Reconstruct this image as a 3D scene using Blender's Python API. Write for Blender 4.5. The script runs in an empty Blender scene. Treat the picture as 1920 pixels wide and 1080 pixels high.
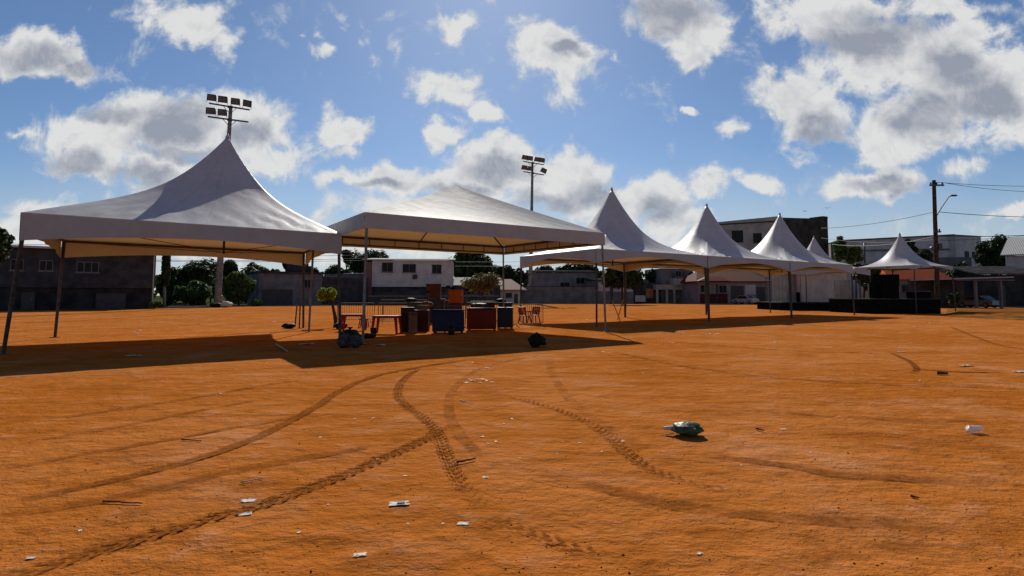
import bpy, math, random
from mathutils import Vector, Matrix, noise as mnoise
R = math.radians
PI = math.pi
sc = bpy.context.scene
COL = sc.collection

# ------------------------------------------------------------------ camera
F, CX, HZ, CAMH, PITCH = 1100.0, 960.0, 553.0, 1.55, R(4.0)
cam_d = bpy.data.cameras.new('camera')
cam = bpy.data.objects.new('camera', cam_d)
COL.objects.link(cam)
cam.location = (0, 0, CAMH)
cam.rotation_euler = (R(90) + PITCH, 0, 0)
cam_d.sensor_width = 36.0
cam_d.lens = 36.0 * F / 1920.0
CY = HZ - F * math.tan(PITCH)
cam_d.shift_y = -(540.0 - CY) / 1920.0
cam_d.clip_start = 0.05
cam_d.clip_end = 5000
sc.camera = cam

def ray(px, py):
    a, b = (px - CX) / F, (CY - py) / F
    c, s = math.cos(PITCH), math.sin(PITCH)
    return Vector((a, c - b * s, s + b * c))
def gp(px, py, z=0.0):
    d = ray(px, py); t = (z - CAMH) / d.z
    return Vector((d.x * t, d.y * t, z))
def at(px, py, Y):
    d = ray(px, py); t = Y / d.y
    return Vector((d.x * t, Y, CAMH + d.z * t))

# ------------------------------------------------------------------ light
SUN_EL, SUN_AZ = R(34.8), R(-2.5)
sun_dir = Vector((math.sin(SUN_AZ) * math.cos(SUN_EL), math.cos(SUN_AZ) * math.cos(SUN_EL), math.sin(SUN_EL)))
sl = bpy.data.lights.new('sun', 'SUN')
sl.energy = 5.0
sl.angle = R(0.5)
sl.color = (1.0, 0.94, 0.84)
so = bpy.data.objects.new('sun', sl)
COL.objects.link(so)
so.rotation_euler = (-sun_dir).to_track_quat('-Z', 'Y').to_euler()
so.location = (0, 0, 60)

sc.view_settings.view_transform = 'Standard'
sc.view_settings.look = 'None'
sc.view_settings.gamma = 1.0
sc.view_settings.exposure = 0.09
sc.view_settings.use_curve_mapping = False
sc.cycles.use_denoising = True
sc.cycles.max_bounces = 6
sc.cycles.transparent_max_bounces = 12

# ------------------------------------------------------------------ sky
SKY_STRENGTH = 0.063
world = bpy.data.worlds.new("World")
sc.world = world
world.use_nodes = True
wt = world.node_tree
wt.nodes.clear()
class NT:
    def __init__(self, tree): self.t = tree
    def n(self, typ, **kw):
        nd = self.t.nodes.new(typ)
        for k, v in kw.items(): setattr(nd, k, v)
        return nd
    def link(self, a, b): self.t.links.new(a, b)
    def val(self, sock, v):
        if hasattr(v, 'is_linked') or isinstance(v, bpy.types.NodeSocket): self.t.links.new(v, sock)
        else: sock.default_value = v
    def math(self, op, a, b=0.0, c=0.0, clamp=False):
        m = self.n('ShaderNodeMath', operation=op, use_clamp=clamp)
        self.val(m.inputs[0], a); self.val(m.inputs[1], b)
        if len(m.inputs) > 2: self.val(m.inputs[2], c)
        return m.outputs[0]
    def vmath(self, op, a, b=(0, 0, 0)):
        m = self.n('ShaderNodeVectorMath', operation=op)
        self.val(m.inputs[0], a); self.val(m.inputs[1], b)
        return m.outputs[0]
    def noise(self, vec, scale, detail=4.0, rough=0.55, dist=0.0):
        m = self.n('ShaderNodeTexNoise')
        if vec is not None: self.link(vec, m.inputs['Vector'])
        m.inputs['Scale'].default_value = scale
        m.inputs['Detail'].default_value = detail
        m.inputs['Roughness'].default_value = rough
        m.inputs['Distortion'].default_value = dist
        return m.outputs[0]
    def smooth(self, x, a, b, lo=0.0, hi=1.0):
        m = self.n('ShaderNodeMapRange', interpolation_type='SMOOTHSTEP')
        self.val(m.inputs[0], x)
        for i, v in ((1, a), (2, b), (3, lo), (4, hi)): self.val(m.inputs[i], v)
        return m.outputs[0]
    def mix(self, f, a, b):
        m = self.n('ShaderNodeMix', data_type='RGBA')
        self.val(m.inputs[0], f)
        self.val(m.inputs[6], a if not isinstance(a, tuple) else tuple(a[:3]) + (1,))
        self.val(m.inputs[7], b if not isinstance(b, tuple) else tuple(b[:3]) + (1,))
        return m.outputs[2]

W = NT(wt)
sky = W.n('ShaderNodeTexSky', sky_type='NISHITA')
sky.sun_disc = False
sky.sun_elevation = SUN_EL
sky.sun_rotation = SUN_AZ
sky.altitude = 600
sky.air_density = 1.0
sky.dust_density = 0.45
sky.ozone_density = 3.0
tc = W.n('ShaderNodeTexCoord')
sep = W.n('ShaderNodeSeparateXYZ'); W.link(tc.outputs['Generated'], sep.inputs[0])
ay = W.math('MAXIMUM', W.math('ABSOLUTE', sep.outputs[1]), 0.15)
cu = W.math('DIVIDE', sep.outputs[0], ay)
cv = W.math('DIVIDE', sep.outputs[2], ay)
comb = W.n('ShaderNodeCombineXYZ'); W.link(cu, comb.inputs[0]); W.link(cv, comb.inputs[1])
P0 = comb.outputs[0]
# domain warp so that the outlines billow
wn = W.n('ShaderNodeTexNoise'); W.link(P0, wn.inputs['Vector'])
wn.inputs['Scale'].default_value = 9.0; wn.inputs['Detail'].default_value = 6.0; wn.inputs['Roughness'].default_value = 0.6
wv = W.vmath('SUBTRACT', wn.outputs['Color'], (0.5, 0.5, 0.5))
sc_ = W.n('ShaderNodeVectorMath', operation='SCALE'); W.link(wv, sc_.inputs[0]); sc_.inputs['Scale'].default_value = 0.105
P1 = W.vmath('ADD', P0, sc_.outputs[0])
# each cloud mass: centre and half extents (u right, v up), tilt in degrees, weight
CLOUDS = [
 (85,98,120,58,-12,1.0),(130,125,95,36,-14,.9),(20,110,60,45,0,.9),
 (360,42,105,46,-14,1.0),(420,66,60,34,-20,.8),
 (190,255,120,85,0,1.0),(330,225,125,80,0,1.15),(450,240,120,90,-10,1.0),(170,310,95,55,0,1.0),(320,320,160,60,-8,1.0),(500,300,90,55,-10,.8),
 (610,92,42,26,-20,.75),(690,80,28,48,35,.42),(745,80,30,40,20,.42),
 (850,45,50,38,0,.8),(1030,95,115,72,-8,1.05),(1060,150,52,55,-35,.8),
 (840,160,90,42,-10,.9),(905,195,60,32,-30,.8),
 (650,235,65,42,0,.85),(650,275,52,22,0,.6),(838,248,50,28,0,.85),(855,212,45,18,-15,.5),(1290,211,24,12,0,.8),
 (1285,30,125,80,-20,1.1),(1300,85,75,55,0,.9),
 (1540,35,150,80,-10,1.0),(1640,90,150,95,0,1.05),(1600,135,120,70,0,.85),(1770,120,150,110,25,1.1),(1870,170,120,120,0,1.1),(1720,225,165,75,15,1.1),
 (1490,180,110,75,20,.85),(1520,225,95,62,0,1.05),(1650,270,75,45,25,.8),(1380,245,36,28,0,.65),(1890,235,70,25,0,.6),(1760,10,150,35,0,.9),
 (1640,338,112,40,8,1.05),(1425,340,56,30,-12,.9),(1795,318,55,36,0,.75),(1895,384,58,20,0,.85),
 (650,330,75,30,0,.85),(745,340,100,42,-8,1.0),(940,300,110,52,0,1.1),(870,345,150,45,0,1.0),(1050,340,130,65,0,1.05),(1130,385,140,60,0,1.0),
 (1230,365,90,52,0,1.0),(1310,350,66,32,0,.95),(1250,420,120,45,0,.8),(560,410,110,32,0,.6),(500,405,80,22,0,.5),(60,400,130,34,0,.55),(250,390,150,24,0,.45),(30,240,60,12,-8,.45),
 (720,395,150,45,0,.6),(90,440,220,46,0,.85),(420,455,260,40,0,.85),(720,450,200,50,0,.8),(330,405,120,26,-6,.6),(1400,430,120,22,0,.4),
 (600,55,22,40,35,.36),(640,40,14,46,30,.34),(700,110,16,40,28,.36),(820,95,40,16,0,.34),(560,60,20,12,0,.4),(1160,105,12,22,20,.4),(830,225,60,14,-10,.4),(1650,15,140,40,0,.9),(1850,60,60,26,30,.6),
]
DARK = [(70,105,70,30),(150,130,50,18),(340,215,62,44),(300,240,50,30),(200,215,60,18),(150,315,50,30),(270,330,70,24),(330,280,70,16),(465,250,40,26),
 (1060,95,40,14),(1260,20,90,40),(1600,90,90,34),(1660,60,90,40),(1540,250,60,26),(1790,140,60,44),(1740,215,90,36),(1850,190,70,40),(1660,345,60,16),(930,320,60,24),(860,360,60,16),(1110,370,50,30),(1240,395,40,22),(720,350,40,12),(1020,380,60,24)]
def uv_of(px, py):
    d = ray(px, py); return d.x / d.y, d.z / d.y
acc = None
for (px, py, rx, ry, tilt, w) in CLOUDS:
    u, v = uv_of(px, py)
    mp = W.n('ShaderNodeMapping', vector_type='TEXTURE')
    W.link(P1, mp.inputs['Vector'])
    mp.inputs['Location'].default_value = (u, v, 0)
    mp.inputs['Rotation'].default_value = (0, 0, R(tilt))
    mp.inputs['Scale'].default_value = (rx * 1.25 / F, ry * 1.25 / F, 1)
    g = W.n('ShaderNodeTexGradient', gradient_type='SPHERICAL')
    W.link(mp.outputs[0], g.inputs[0])
    b = W.math('MULTIPLY', g.outputs['Fac'], w)
    acc = b if acc is None else W.math('SMOOTH_MAX', acc, b, 0.12)
dk = None
for (px, py, rx, ry) in DARK:
    u, v = uv_of(px, py)
    mp = W.n('ShaderNodeMapping', vector_type='TEXTURE')
    W.link(P1, mp.inputs['Vector'])
    mp.inputs['Location'].default_value = (u, v, 0)
    mp.inputs['Scale'].default_value = (rx * 1.7 / F, ry * 1.7 / F, 1)
    g = W.n('ShaderNodeTexGradient', gradient_type='SPHERICAL')
    W.link(mp.outputs[0], g.inputs[0])
    dk = g.outputs['Fac'] if dk is None else W.math('SMOOTH_MAX', dk, g.outputs['Fac'], 0.1)
fb = W.noise(P0, 13.0, 10.0, 0.64, 0.35)
fb_up = W.noise(W.vmath('ADD', P0, (-0.004, 0.016, 0)), 13.0, 7.0, 0.64, 0.35)
dens = W.math('ADD', acc, W.math('MULTIPLY', W.math('SUBTRACT', fb, 0.52), 1.5))
alpha = W.smooth(dens, 0.13, 0.52)
soft = W.noise(W.vmath('MULTIPLY', P0, (1.0, 1.8, 1.0)), 7.0, 3.5, 0.5)
thick = W.math('ADD', W.math('MULTIPLY', dens, .35), W.math('MULTIPLY', W.math('SUBTRACT', soft, 0.5), 1.2))
core = W.math('ADD', W.smooth(thick, 0.18, .75, 0.0, .55), W.smooth(dk, .05, .75, 0.0, .85))
lit = W.math('MULTIPLY', W.math('SUBTRACT', fb, fb_up), 1.7)
shade = W.math('SUBTRACT', core, lit, clamp=True)
ccol = W.mix(shade, (0.70, 0.70, 0.69), (0.285, 0.31, 0.37))
# pale air low over the horizon
low = W.smooth(cv, 0.0, 0.26, 1.0, 0.0)
skyn = W.n('ShaderNodeVectorMath', operation='SCALE'); W.link(sky.outputs[0], skyn.inputs[0]); skyn.inputs['Scale'].default_value = SKY_STRENGTH
skyt = W.vmath('MULTIPLY', sky.outputs[0], (0.85, 0.985, 1.13))
bg1 = W.n('ShaderNodeBackground'); W.link(skyt, bg1.inputs[0]); bg1.inputs[1].default_value = SKY_STRENGTH
bg2 = W.n('ShaderNodeBackground'); W.link(ccol, bg2.inputs[0]); bg2.inputs[1].default_value = 1.0
above = W.smooth(sep.outputs[2], 0.0, 0.03)
mx = W.n('ShaderNodeMixShader')
veil = W.math('MULTIPLY', W.smooth(W.math('ADD', cv, W.math('MULTIPLY', W.math('SUBTRACT', soft, .5), .12)), 0.02, 0.27, 1.0, 0.0), 0.68)
cover = W.math('ADD', alpha, W.math('MULTIPLY', W.math('SUBTRACT', 1.0, alpha), veil))
ccol2 = W.mix(alpha, (0.50, 0.545, 0.58), ccol)
W.link(ccol2, bg2.inputs[0])
W.link(W.math('MULTIPLY', W.math('MULTIPLY', cover, above), 0.96), mx.inputs[0])
W.link(bg1.outputs[0], mx.inputs[1]); W.link(bg2.outputs[0], mx.inputs[2])
wo = W.n('ShaderNodeOutputWorld'); W.link(mx.outputs[0], wo.inputs[0])
world.cycles.sampling_method = 'MANUAL'
world.cycles.sample_map_resolution = 512

# ------------------------------------------------------------------ helpers
def tag(o, label=None, cat=None, group=None, kind=None):
    if label: o['label'] = label
    if cat: o['category'] = cat
    if group: o['group'] = group
    if kind: o['kind'] = kind
    return o
def empty(name, loc, rz=0.0, label=None, cat=None, group=None):
    o = bpy.data.objects.new(name, None)
    COL.objects.link(o)
    o.location = loc; o.rotation_euler = (0, 0, rz)
    o.empty_display_size = 0.2
    return tag(o, label, cat, group)
def copy_tree(o, parent=None):
    c = o.copy(); COL.objects.link(c)
    if parent is not None: c.parent = parent
    for ch in list(o.children): copy_tree(ch, c)
    return c

class MB:
    def __init__(self): self.v = []; self.f = []; self.uv = None
    def add(self, vs, fs):
        b = len(self.v)
        self.v += [tuple(p) for p in vs]
        self.f += [tuple(b + i for i in f) for f in fs]
        return self
    def box(self, x0, x1, y0, y1, z0, z1, bev=0.0, M=None):
        if bev <= 0:
            vs = [(x, y, z) for z in (z0, z1) for y in (y0, y1) for x in (x0, x1)]
            fs = [(0, 2, 3, 1), (4, 5, 7, 6), (0, 1, 5, 4), (2, 6, 7, 3), (0, 4, 6, 2), (1, 3, 7, 5)]
        else:
            b = min(bev, (x1 - x0) * .49, (y1 - y0) * .49, (z1 - z0) * .49)
            def ring(z, i):
                a0, a1, c0, c1 = x0 + i, x1 - i, y0 + i, y1 - i
                return [(a0 + b, c0, z), (a1 - b, c0, z), (a1, c0 + b, z), (a1, c1 - b, z), (a1 - b, c1, z), (a0 + b, c1, z), (a0, c1 - b, z), (a0, c0 + b, z)]
            vs = ring(z0, b * .7) + ring(z0 + b, 0) + ring(z1 - b, 0) + ring(z1, b * .7)
            fs = [tuple(range(7, -1, -1)), tuple(range(24, 32))]
            for k in range(3):
                for i in range(8):
                    j = (i + 1) % 8
                    fs.append((k * 8 + i, k * 8 + j, k * 8 + 8 + j, k * 8 + 8 + i))
        if M is not None: vs = [M @ Vector(p) for p in vs]
        return self.add(vs, fs)
    def tube(self, pts, r, n=8, r1=None, cap=True):
        pts = [Vector(p) for p in pts]
        m = len(pts); vs = []; fs = []
        prev = None
        for i, p in enumerate(pts):
            d = (pts[min(i + 1, m - 1)] - pts[max(i - 1, 0)]).normalized()
            a = Vector((0, 0, 1)) if abs(d.z) < 0.9 else Vector((1, 0, 0))
            if prev is not None: a = prev
            x = d.cross(a).normalized() if prev is None else (a - d * a.dot(d)).normalized()
            prev = x
            y = d.cross(x)
            rr = r if r1 is None else r + (r1 - r) * i / max(1, m - 1)
            for k in range(n):
                t = 2 * PI * k / n + (PI / n)
                vs.append(p + (x * math.cos(t) + y * math.sin(t)) * rr)
        for i in range(m - 1):
            for k in range(n):
                j = (k + 1) % n
                fs.append((i * n + k, i * n + j, i * n + n + j, i * n + n + k))
        if cap:
            fs.append(tuple(range(n - 1, -1, -1))); fs.append(tuple(range((m - 1) * n, m * n)))
        return self.add(vs, fs)
    def prism(self, poly, y0, y1, M=None):
        n = len(poly)
        vs = [(p[0], y0, p[1]) for p in poly] + [(p[0], y1, p[1]) for p in poly]
        fs = [tuple(range(n)), tuple(range(2 * n - 1, n - 1, -1))]
        for i in range(n):
            j = (i + 1) % n
            fs.append((i, n + i, n + j, j))
        if M is not None: vs = [M @ Vector(p) for p in vs]
        return self.add(vs, fs)
    def lathe(self, prof, n=16, M=None):
        vs = []; fs = []
        for (r, z) in prof:
            for k in range(n):
                t = 2 * PI * k / n
                vs.append((r * math.cos(t), r * math.sin(t), z))
        for i in range(len(prof) - 1):
            for k in range(n):
                j = (k + 1) % n
                fs.append((i * n + k, i * n + j, i * n + n + j, i * n + n + k))
        fs.append(tuple(range(n - 1, -1, -1))); fs.append(tuple(range((len(prof) - 1) * n, len(prof) * n)))
        if M is not None: vs = [M @ Vector(p) for p in vs]
        return self.add(vs, fs)
    def build(self, name, mat, parent=None, smooth=False, loc=None):
        me = bpy.data.meshes.new(name)
        me.from_pydata(self.v, [], self.f)
        me.update()
        if smooth:
            for p in me.polygons: p.use_smooth = True
        if mat: me.materials.append(mat)
        o = bpy.data.objects.new(name, me)
        COL.objects.link(o)
        if parent is not None: o.parent = parent
        if loc is not None: o.location = loc
        return o

def mat(name, col, rough=0.7, var=0.15, scale=3.0, metal=0.0, bump=0.0, bscale=None, spec=0.5, col2=None, detail=5.0, transl=0.0, coat=0.0):
    m = bpy.data.materials.new(name); m.use_nodes = True
    t = NT(m.node_tree); m.node_tree.nodes.clear()
    out = t.n('ShaderNodeOutputMaterial')
    pb = t.n('ShaderNodeBsdfPrincipled')
    tcn = t.n('ShaderNodeTexCoord')
    nz = t.noise(tcn.outputs['Object'], scale, detail, 0.6)
    c2 = col2 if col2 else tuple(max(0, c * (1 - 2.2 * var)) for c in col)
    c1 = tuple(min(1, c * (1 + var)) for c in col)
    t.link(t.mix(t.smooth(nz, 0.3, 0.7), c2, c1), pb.inputs['Base Color'])
    pb.inputs['Roughness'].default_value = rough
    pb.inputs['Metallic'].default_value = metal
    pb.inputs['Specular IOR Level'].default_value = spec if rough < .8 else (min(spec, .08) if rough < .9 else 0.0)
    if coat: pb.inputs['Coat Weight'].default_value = coat
    if bump:
        bn = t.n('ShaderNodeBump'); bn.inputs['Strength'].default_value = bump; bn.inputs['Distance'].default_value = 0.02
        t.link(t.noise(tcn.outputs['Object'], bscale or scale * 4, 6, 0.6), bn.inputs['Height'])
        t.link(bn.outputs[0], pb.inputs['Normal'])
    sh = pb.outputs[0]
    if transl:
        tr = t.n('ShaderNodeBsdfTranslucent'); tr.inputs[0].default_value = tuple(col) + (1,)
        mxs = t.n('ShaderNodeMixShader'); mxs.inputs[0].default_value = transl
        t.link(sh, mxs.inputs[1]); t.link(tr.outputs[0], mxs.inputs[2]); sh = mxs.outputs[0]
    t.link(sh, out.inputs[0])
    return m

M = {}
M['steel'] = mat('galvanised_steel', (0.16, 0.155, 0.15), 0.5, 0.15, 6, metal=0.3, spec=.3)
M['barrier_steel'] = mat('barrier_steel', (0.075, 0.07, 0.068), 0.55, 0.15, 6, spec=.25)
M['steel_dark'] = mat('weathered_pipe', (0.065, 0.06, 0.056), 0.6, 0.25, 8, spec=.2)
M['beam'] = mat('truss_paint', (0.075, 0.06, 0.05), 0.6, 0.2, 5, spec=.15)
M['concrete_pole'] = mat('pole_concrete', (0.22, 0.21, 0.20), 0.9, 0.2, 2.5, bump=.3)
M['black_metal'] = mat('dark_metal', (0.045, 0.045, 0.05), 0.5, 0.2, 5)
M['lamp_glass'] = mat('floodlight_glass', (0.12, 0.12, 0.125), 0.35, 0.2, 3, spec=.3)
M['glass'] = mat('window_glass', (0.012, 0.012, 0.014), 0.2, 0.3, 1.5, spec=.1)
M['white_paint'] = mat('white_frame_paint', (0.38, 0.37, 0.36), 0.6, 0.06, 4)
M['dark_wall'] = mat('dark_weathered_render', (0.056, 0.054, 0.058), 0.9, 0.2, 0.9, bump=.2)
M['shade_wall_low'] = mat('shade_dark_render', (0.035, 0.034, 0.036), 0.9, 0.2, 0.9)  # darker copy of the wall render, with shade put into its colour
M['grey_wall'] = mat('grey_render', (0.16, 0.15, 0.155), 0.9, 0.15, 0.7, bump=.2)
M['white_wall'] = mat('white_render', (0.46, 0.43, 0.42), 0.85, 0.10, 0.6, bump=.2)
M['cream_wall'] = mat('cream_render', (0.36, 0.33, 0.29), 0.85, 0.12, 0.5, bump=.2)
M['mauve_wall'] = mat('mauve_render', (0.24, 0.19, 0.19), 0.85, 0.12, 0.6, bump=.2)
M['brown_wall'] = mat('bare_block_wall', (0.075, 0.055, 0.046), 0.9, 0.2, 0.6, bump=.3)
M['gate'] = mat('dark_gate_paint', (0.03, 0.028, 0.03), 0.6, 0.2, 2)
M['orange_gate'] = mat('orange_gate_paint', (0.32, 0.10, 0.03), 0.6, 0.15, 2)
M['fibre_roof'] = mat('fibre_cement_roof', (0.34, 0.32, 0.30), 0.85, 0.2, 1.2, bump=.3)
def brick_mat(name, c1, c2, mortar, scale, w=.5, h=.25):
    m = bpy.data.materials.new(name); m.use_nodes = True
    t = NT(m.node_tree); pb = m.node_tree.nodes['Principled BSDF']
    tcn = t.n('ShaderNodeTexCoord'); b = t.n('ShaderNodeTexBrick')
    mp = t.n('ShaderNodeMapping'); mp.inputs['Rotation'].default_value = (R(90), 0, 0)
    t.link(tcn.outputs['Object'], mp.inputs[0]); t.link(mp.outputs[0], b.inputs['Vector'])
    b.inputs['Color1'].default_value = c1 + (1,); b.inputs['Color2'].default_value = c2 + (1,); b.inputs['Mortar'].default_value = mortar + (1,)
    b.inputs['Scale'].default_value = scale
    t.link(b.outputs['Color'], pb.inputs['Base Color']); pb.inputs['Roughness'].default_value = .9
    return m
M['brick'] = brick_mat('red_brick', (0.20, 0.07, 0.05), (0.14, 0.055, 0.04), (0.16, 0.14, 0.12), 4)
def tile_mat(name, c1, c2):
    m = bpy.data.materials.new(name); m.use_nodes = True
    t = NT(m.node_tree); pb = m.node_tree.nodes['Principled BSDF']
    tcn = t.n('ShaderNodeTexCoord')
    w = t.n('ShaderNodeTexWave', wave_type='BANDS', bands_direction='X'); t.link(tcn.outputs['Object'], w.inputs[0])
    w.inputs['Scale'].default_value = 1.6; w.inputs['Distortion'].default_value = .4
    nz = t.noise(tcn.outputs['Object'], 1.4, 6, .65)
    t.link(t.mix(nz, c1, c2), pb.inputs['Base Color'])
    bn = t.n('ShaderNodeBump'); bn.inputs['Strength'].default_value = .6; bn.inputs['Distance'].default_value = .05
    t.link(w.outputs[1], bn.inputs['Height']); t.link(bn.outputs[0], pb.inputs['Normal'])
    pb.inputs['Roughness'].default_value = .85; pb.inputs['Specular IOR Level'].default_value = .1
    return m
M['red_tile'] = tile_mat('terracotta_tiles', (0.60, 0.10, 0.028), (0.42, 0.075, 0.024))
M['shaded_tile'] = tile_mat('shaded_red_tiles', (0.13, 0.028, 0.02), (0.08, 0.02, 0.016))  # shade of a backlit roof slope is put into this tile colour
M['pale_tile'] = tile_mat('faded_tiles', (0.46, 0.30, 0.25), (0.36, 0.22, 0.18))
M['corrugated'] = tile_mat('corrugated_sheet', (0.40, 0.39, 0.38), (0.28, 0.27, 0.26))
M['bark'] = mat('bark', (0.07, 0.05, 0.035), 0.95, 0.3, 6, bump=.5)
def leaf_mat(name, c1, c2, tl=.35):
    m = bpy.data.materials.new(name); m.use_nodes = True
    t = NT(m.node_tree); m.node_tree.nodes.clear()
    out = t.n('ShaderNodeOutputMaterial'); pb = t.n('ShaderNodeBsdfPrincipled'); tr = t.n('ShaderNodeBsdfTranslucent')
    tcn = t.n('ShaderNodeTexCoord')
    c = t.mix(t.smooth(t.noise(tcn.outputs['Object'], 1.3, 3), .35, .65), c1, c2)
    t.link(c, pb.inputs['Base Color']); t.link(c, tr.inputs[0])
    pb.inputs['Roughness'].default_value = .6
    pb.inputs['Specular IOR Level'].default_value = .08
    mxs = t.n('ShaderNodeMixShader'); mxs.inputs[0].default_value = tl
    t.link(pb.outputs[0], mxs.inputs[1]); t.link(tr.outputs[0], mxs.inputs[2]); t.link(mxs.outputs[0], out.inputs[0])
    return m
M['leaf_dark'] = leaf_mat('dark_leaves', (0.018, 0.030, 0.012), (0.045, 0.064, 0.022), .25)
M['leaf_mid'] = leaf_mat('green_leaves', (0.045, 0.085, 0.02), (0.10, 0.15, 0.04), .4)
M['leaf_olive'] = leaf_mat('olive_leaves', (0.10, 0.085, 0.03), (0.18, 0.14, 0.05), .35)
M['leaf_lime'] = leaf_mat('lime_leaves', (0.16, 0.22, 0.02), (0.28, 0.32, 0.03), .45)
M['red_plastic'] = mat('red_plastic', (0.27, 0.014, 0.010), 0.4, 0.08, 3, spec=.1)
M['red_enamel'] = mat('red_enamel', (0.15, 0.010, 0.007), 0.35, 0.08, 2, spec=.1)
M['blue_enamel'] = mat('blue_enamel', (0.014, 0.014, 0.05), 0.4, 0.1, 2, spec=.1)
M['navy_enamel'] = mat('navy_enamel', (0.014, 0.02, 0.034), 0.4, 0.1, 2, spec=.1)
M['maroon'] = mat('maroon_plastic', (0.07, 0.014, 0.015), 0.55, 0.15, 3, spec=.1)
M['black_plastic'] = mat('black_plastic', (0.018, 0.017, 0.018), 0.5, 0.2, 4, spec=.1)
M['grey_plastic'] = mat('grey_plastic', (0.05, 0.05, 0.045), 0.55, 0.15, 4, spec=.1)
M['cardboard'] = mat('cardboard', (0.11, 0.045, 0.022), 0.85, 0.15, 3)
M['cardboard_pale'] = mat('pale_cardboard', (0.15, 0.085, 0.05), 0.85, 0.15, 3)
M['orange_crate'] = mat('orange_crate_plastic', (0.34, 0.075, 0.012), 0.5, 0.12, 4, spec=.1)
M['stage_black'] = mat('black_stage_cloth', (0.010, 0.010, 0.011), 0.9, 0.2, 2)
M['stage_deck'] = mat('stage_plywood', (0.06, 0.05, 0.045), 0.8, 0.2, 2)
M['drape'] = mat('stage_drape', (0.50, 0.44, 0.40), 0.85, 0.08, 1.2, transl=.12)
M['drape_grey'] = mat('grey_stage_drape', (0.27, 0.245, 0.235), 0.9, 0.12, 1.2, transl=.05)
M['bag_grey'] = mat('grey_bin_bag', (0.06, 0.057, 0.058), 0.6, 0.3, 9, bump=.8, bscale=14, spec=.12)
M['bag_dark'] = mat('dark_bin_bag', (0.010, 0.014, 0.009), 0.6, 0.3, 9, bump=.8, bscale=14, spec=.12)
M['litter_white'] = mat('white_scrap', (0.50, 0.46, 0.40), 0.75, 0.12, 20)
M['litter_pale'] = mat('pale_scrap', (0.50, 0.42, 0.34), 0.7, 0.1, 20)
M['clod'] = mat('dark_clod', (0.055, 0.026, 0.012), 0.9, 0.3, 20)
M['stick'] = mat('dry_stick', (0.14, 0.055, 0.025), 0.85, 0.25, 15)
M['stick_pale'] = mat('pale_stick', (0.45, 0.33, 0.22), 0.85, 0.15, 15)
M['car_paint'] = mat('silver_car_paint', (0.32, 0.32, 0.33), 0.3, 0.05, 2, metal=.4, coat=.6)
M['car_dark'] = mat('dark_car_paint', (0.03, 0.032, 0.036), 0.25, 0.05, 2, coat=.6)
M['rubber'] = mat('tyre_rubber', (0.02, 0.02, 0.02), 0.85, 0.1, 4)
M['wire'] = mat('wire', (0.02, 0.02, 0.02), 0.7, 0.1, 2)
M['asphalt'] = mat('asphalt', (0.05, 0.048, 0.046), 0.9, 0.2, 1.5, bump=.3)
M['kerb'] = mat('kerb_concrete', (0.17, 0.15, 0.13), 0.9, 0.2, 1.5)
M['dry_grass'] = mat('dry_grass_bank', (0.24, 0.085, 0.022), 0.95, 0.3, 1.0, bump=.6, col2=(0.085, 0.042, 0.012))
M['far_grass'] = mat('far_grass', (0.05, 0.06, 0.022), 0.95, 0.3, .2, col2=(0.025, 0.032, 0.012))

# fabric of the pagoda tents: coated white PVC, slightly glossy, lets some sun through
def fabric(name, col, rough, tl, bump, coat=.0, spec=.35):
    m = bpy.data.materials.new(name); m.use_nodes = True
    t = NT(m.node_tree); m.node_tree.nodes.clear()
    out = t.n('ShaderNodeOutputMaterial'); pb = t.n('ShaderNodeBsdfPrincipled'); tr = t.n('ShaderNodeBsdfTranslucent')
    tcn = t.n('ShaderNodeTexCoord')
    n1 = t.noise(tcn.outputs['Object'], 0.9, 4, .6); n2 = t.noise(tcn.outputs['Object'], 6.0, 5, .6)
    f = t.math('ADD', t.math('MULTIPLY', n1, .6), t.math('MULTIPLY', n2, .4))
    uvn = t.n('ShaderNodeUVMap'); us = t.n('ShaderNodeSeparateXYZ'); t.link(uvn.outputs[0], us.inputs[0])
    fr_ = t.math('ABSOLUTE', t.math('SUBTRACT', t.math('FRACT', t.math('ADD', t.math('MULTIPLY', us.outputs[0], 6.0), .5)), .5))
    seam = t.smooth(fr_, .012, .035, 1.0, 0.0)
    cs = t.n('ShaderNodeCombineXYZ'); t.link(t.math('MULTIPLY', us.outputs[0], 26.0), cs.inputs[0]); t.link(t.math('MULTIPLY', us.outputs[1], 2.2), cs.inputs[1])
    stain = t.noise(cs.outputs[0], 1.0, 5, .65)
    c = t.mix(t.smooth(f, .3, .7), tuple(x * .80 for x in col), col)
    c = t.mix(t.math('MULTIPLY', t.smooth(stain, .50, .75), .35), c, tuple(x * y for x, y in zip(col, (.66, .60, .52))))
    c = t.mix(t.math('MULTIPLY', seam, .35), c, tuple(x * .6 for x in col))
    t.link(c, pb.inputs['Base Color'])
    pb.inputs['Roughness'].default_value = rough
    pb.inputs['Specular IOR Level'].default_value = spec
    if coat: pb.inputs['Coat Weight'].default_value = coat; pb.inputs['Coat Roughness'].default_value = .3
    t.link(t.mix(0.9, c, (0.88, 0.44, 0.13)), tr.inputs[0])
    bn = t.n('ShaderNodeBump'); bn.inputs['Strength'].default_value = bump; bn.inputs['Distance'].default_value = .05
    t.link(t.noise(tcn.outputs['Object'], 1.7, 3, .5), bn.inputs['Height']); t.link(bn.outputs[0], pb.inputs['Normal'])
    mxs = t.n('ShaderNodeMixShader'); mxs.inputs[0].default_value = tl
    t.link(pb.outputs[0], mxs.inputs[1]); t.link(tr.outputs[0], mxs.inputs[2]); t.link(mxs.outputs[0], out.inputs[0])
    return m
M['pvc'] = fabric('tent_pvc', (0.50, 0.50, 0.51), .5, .09, .3, spec=.15)
M['pvc_frame'] = fabric('frame_tent_pvc', (0.45, 0.445, 0.44), .62, .10, .3, spec=.06)
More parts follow.
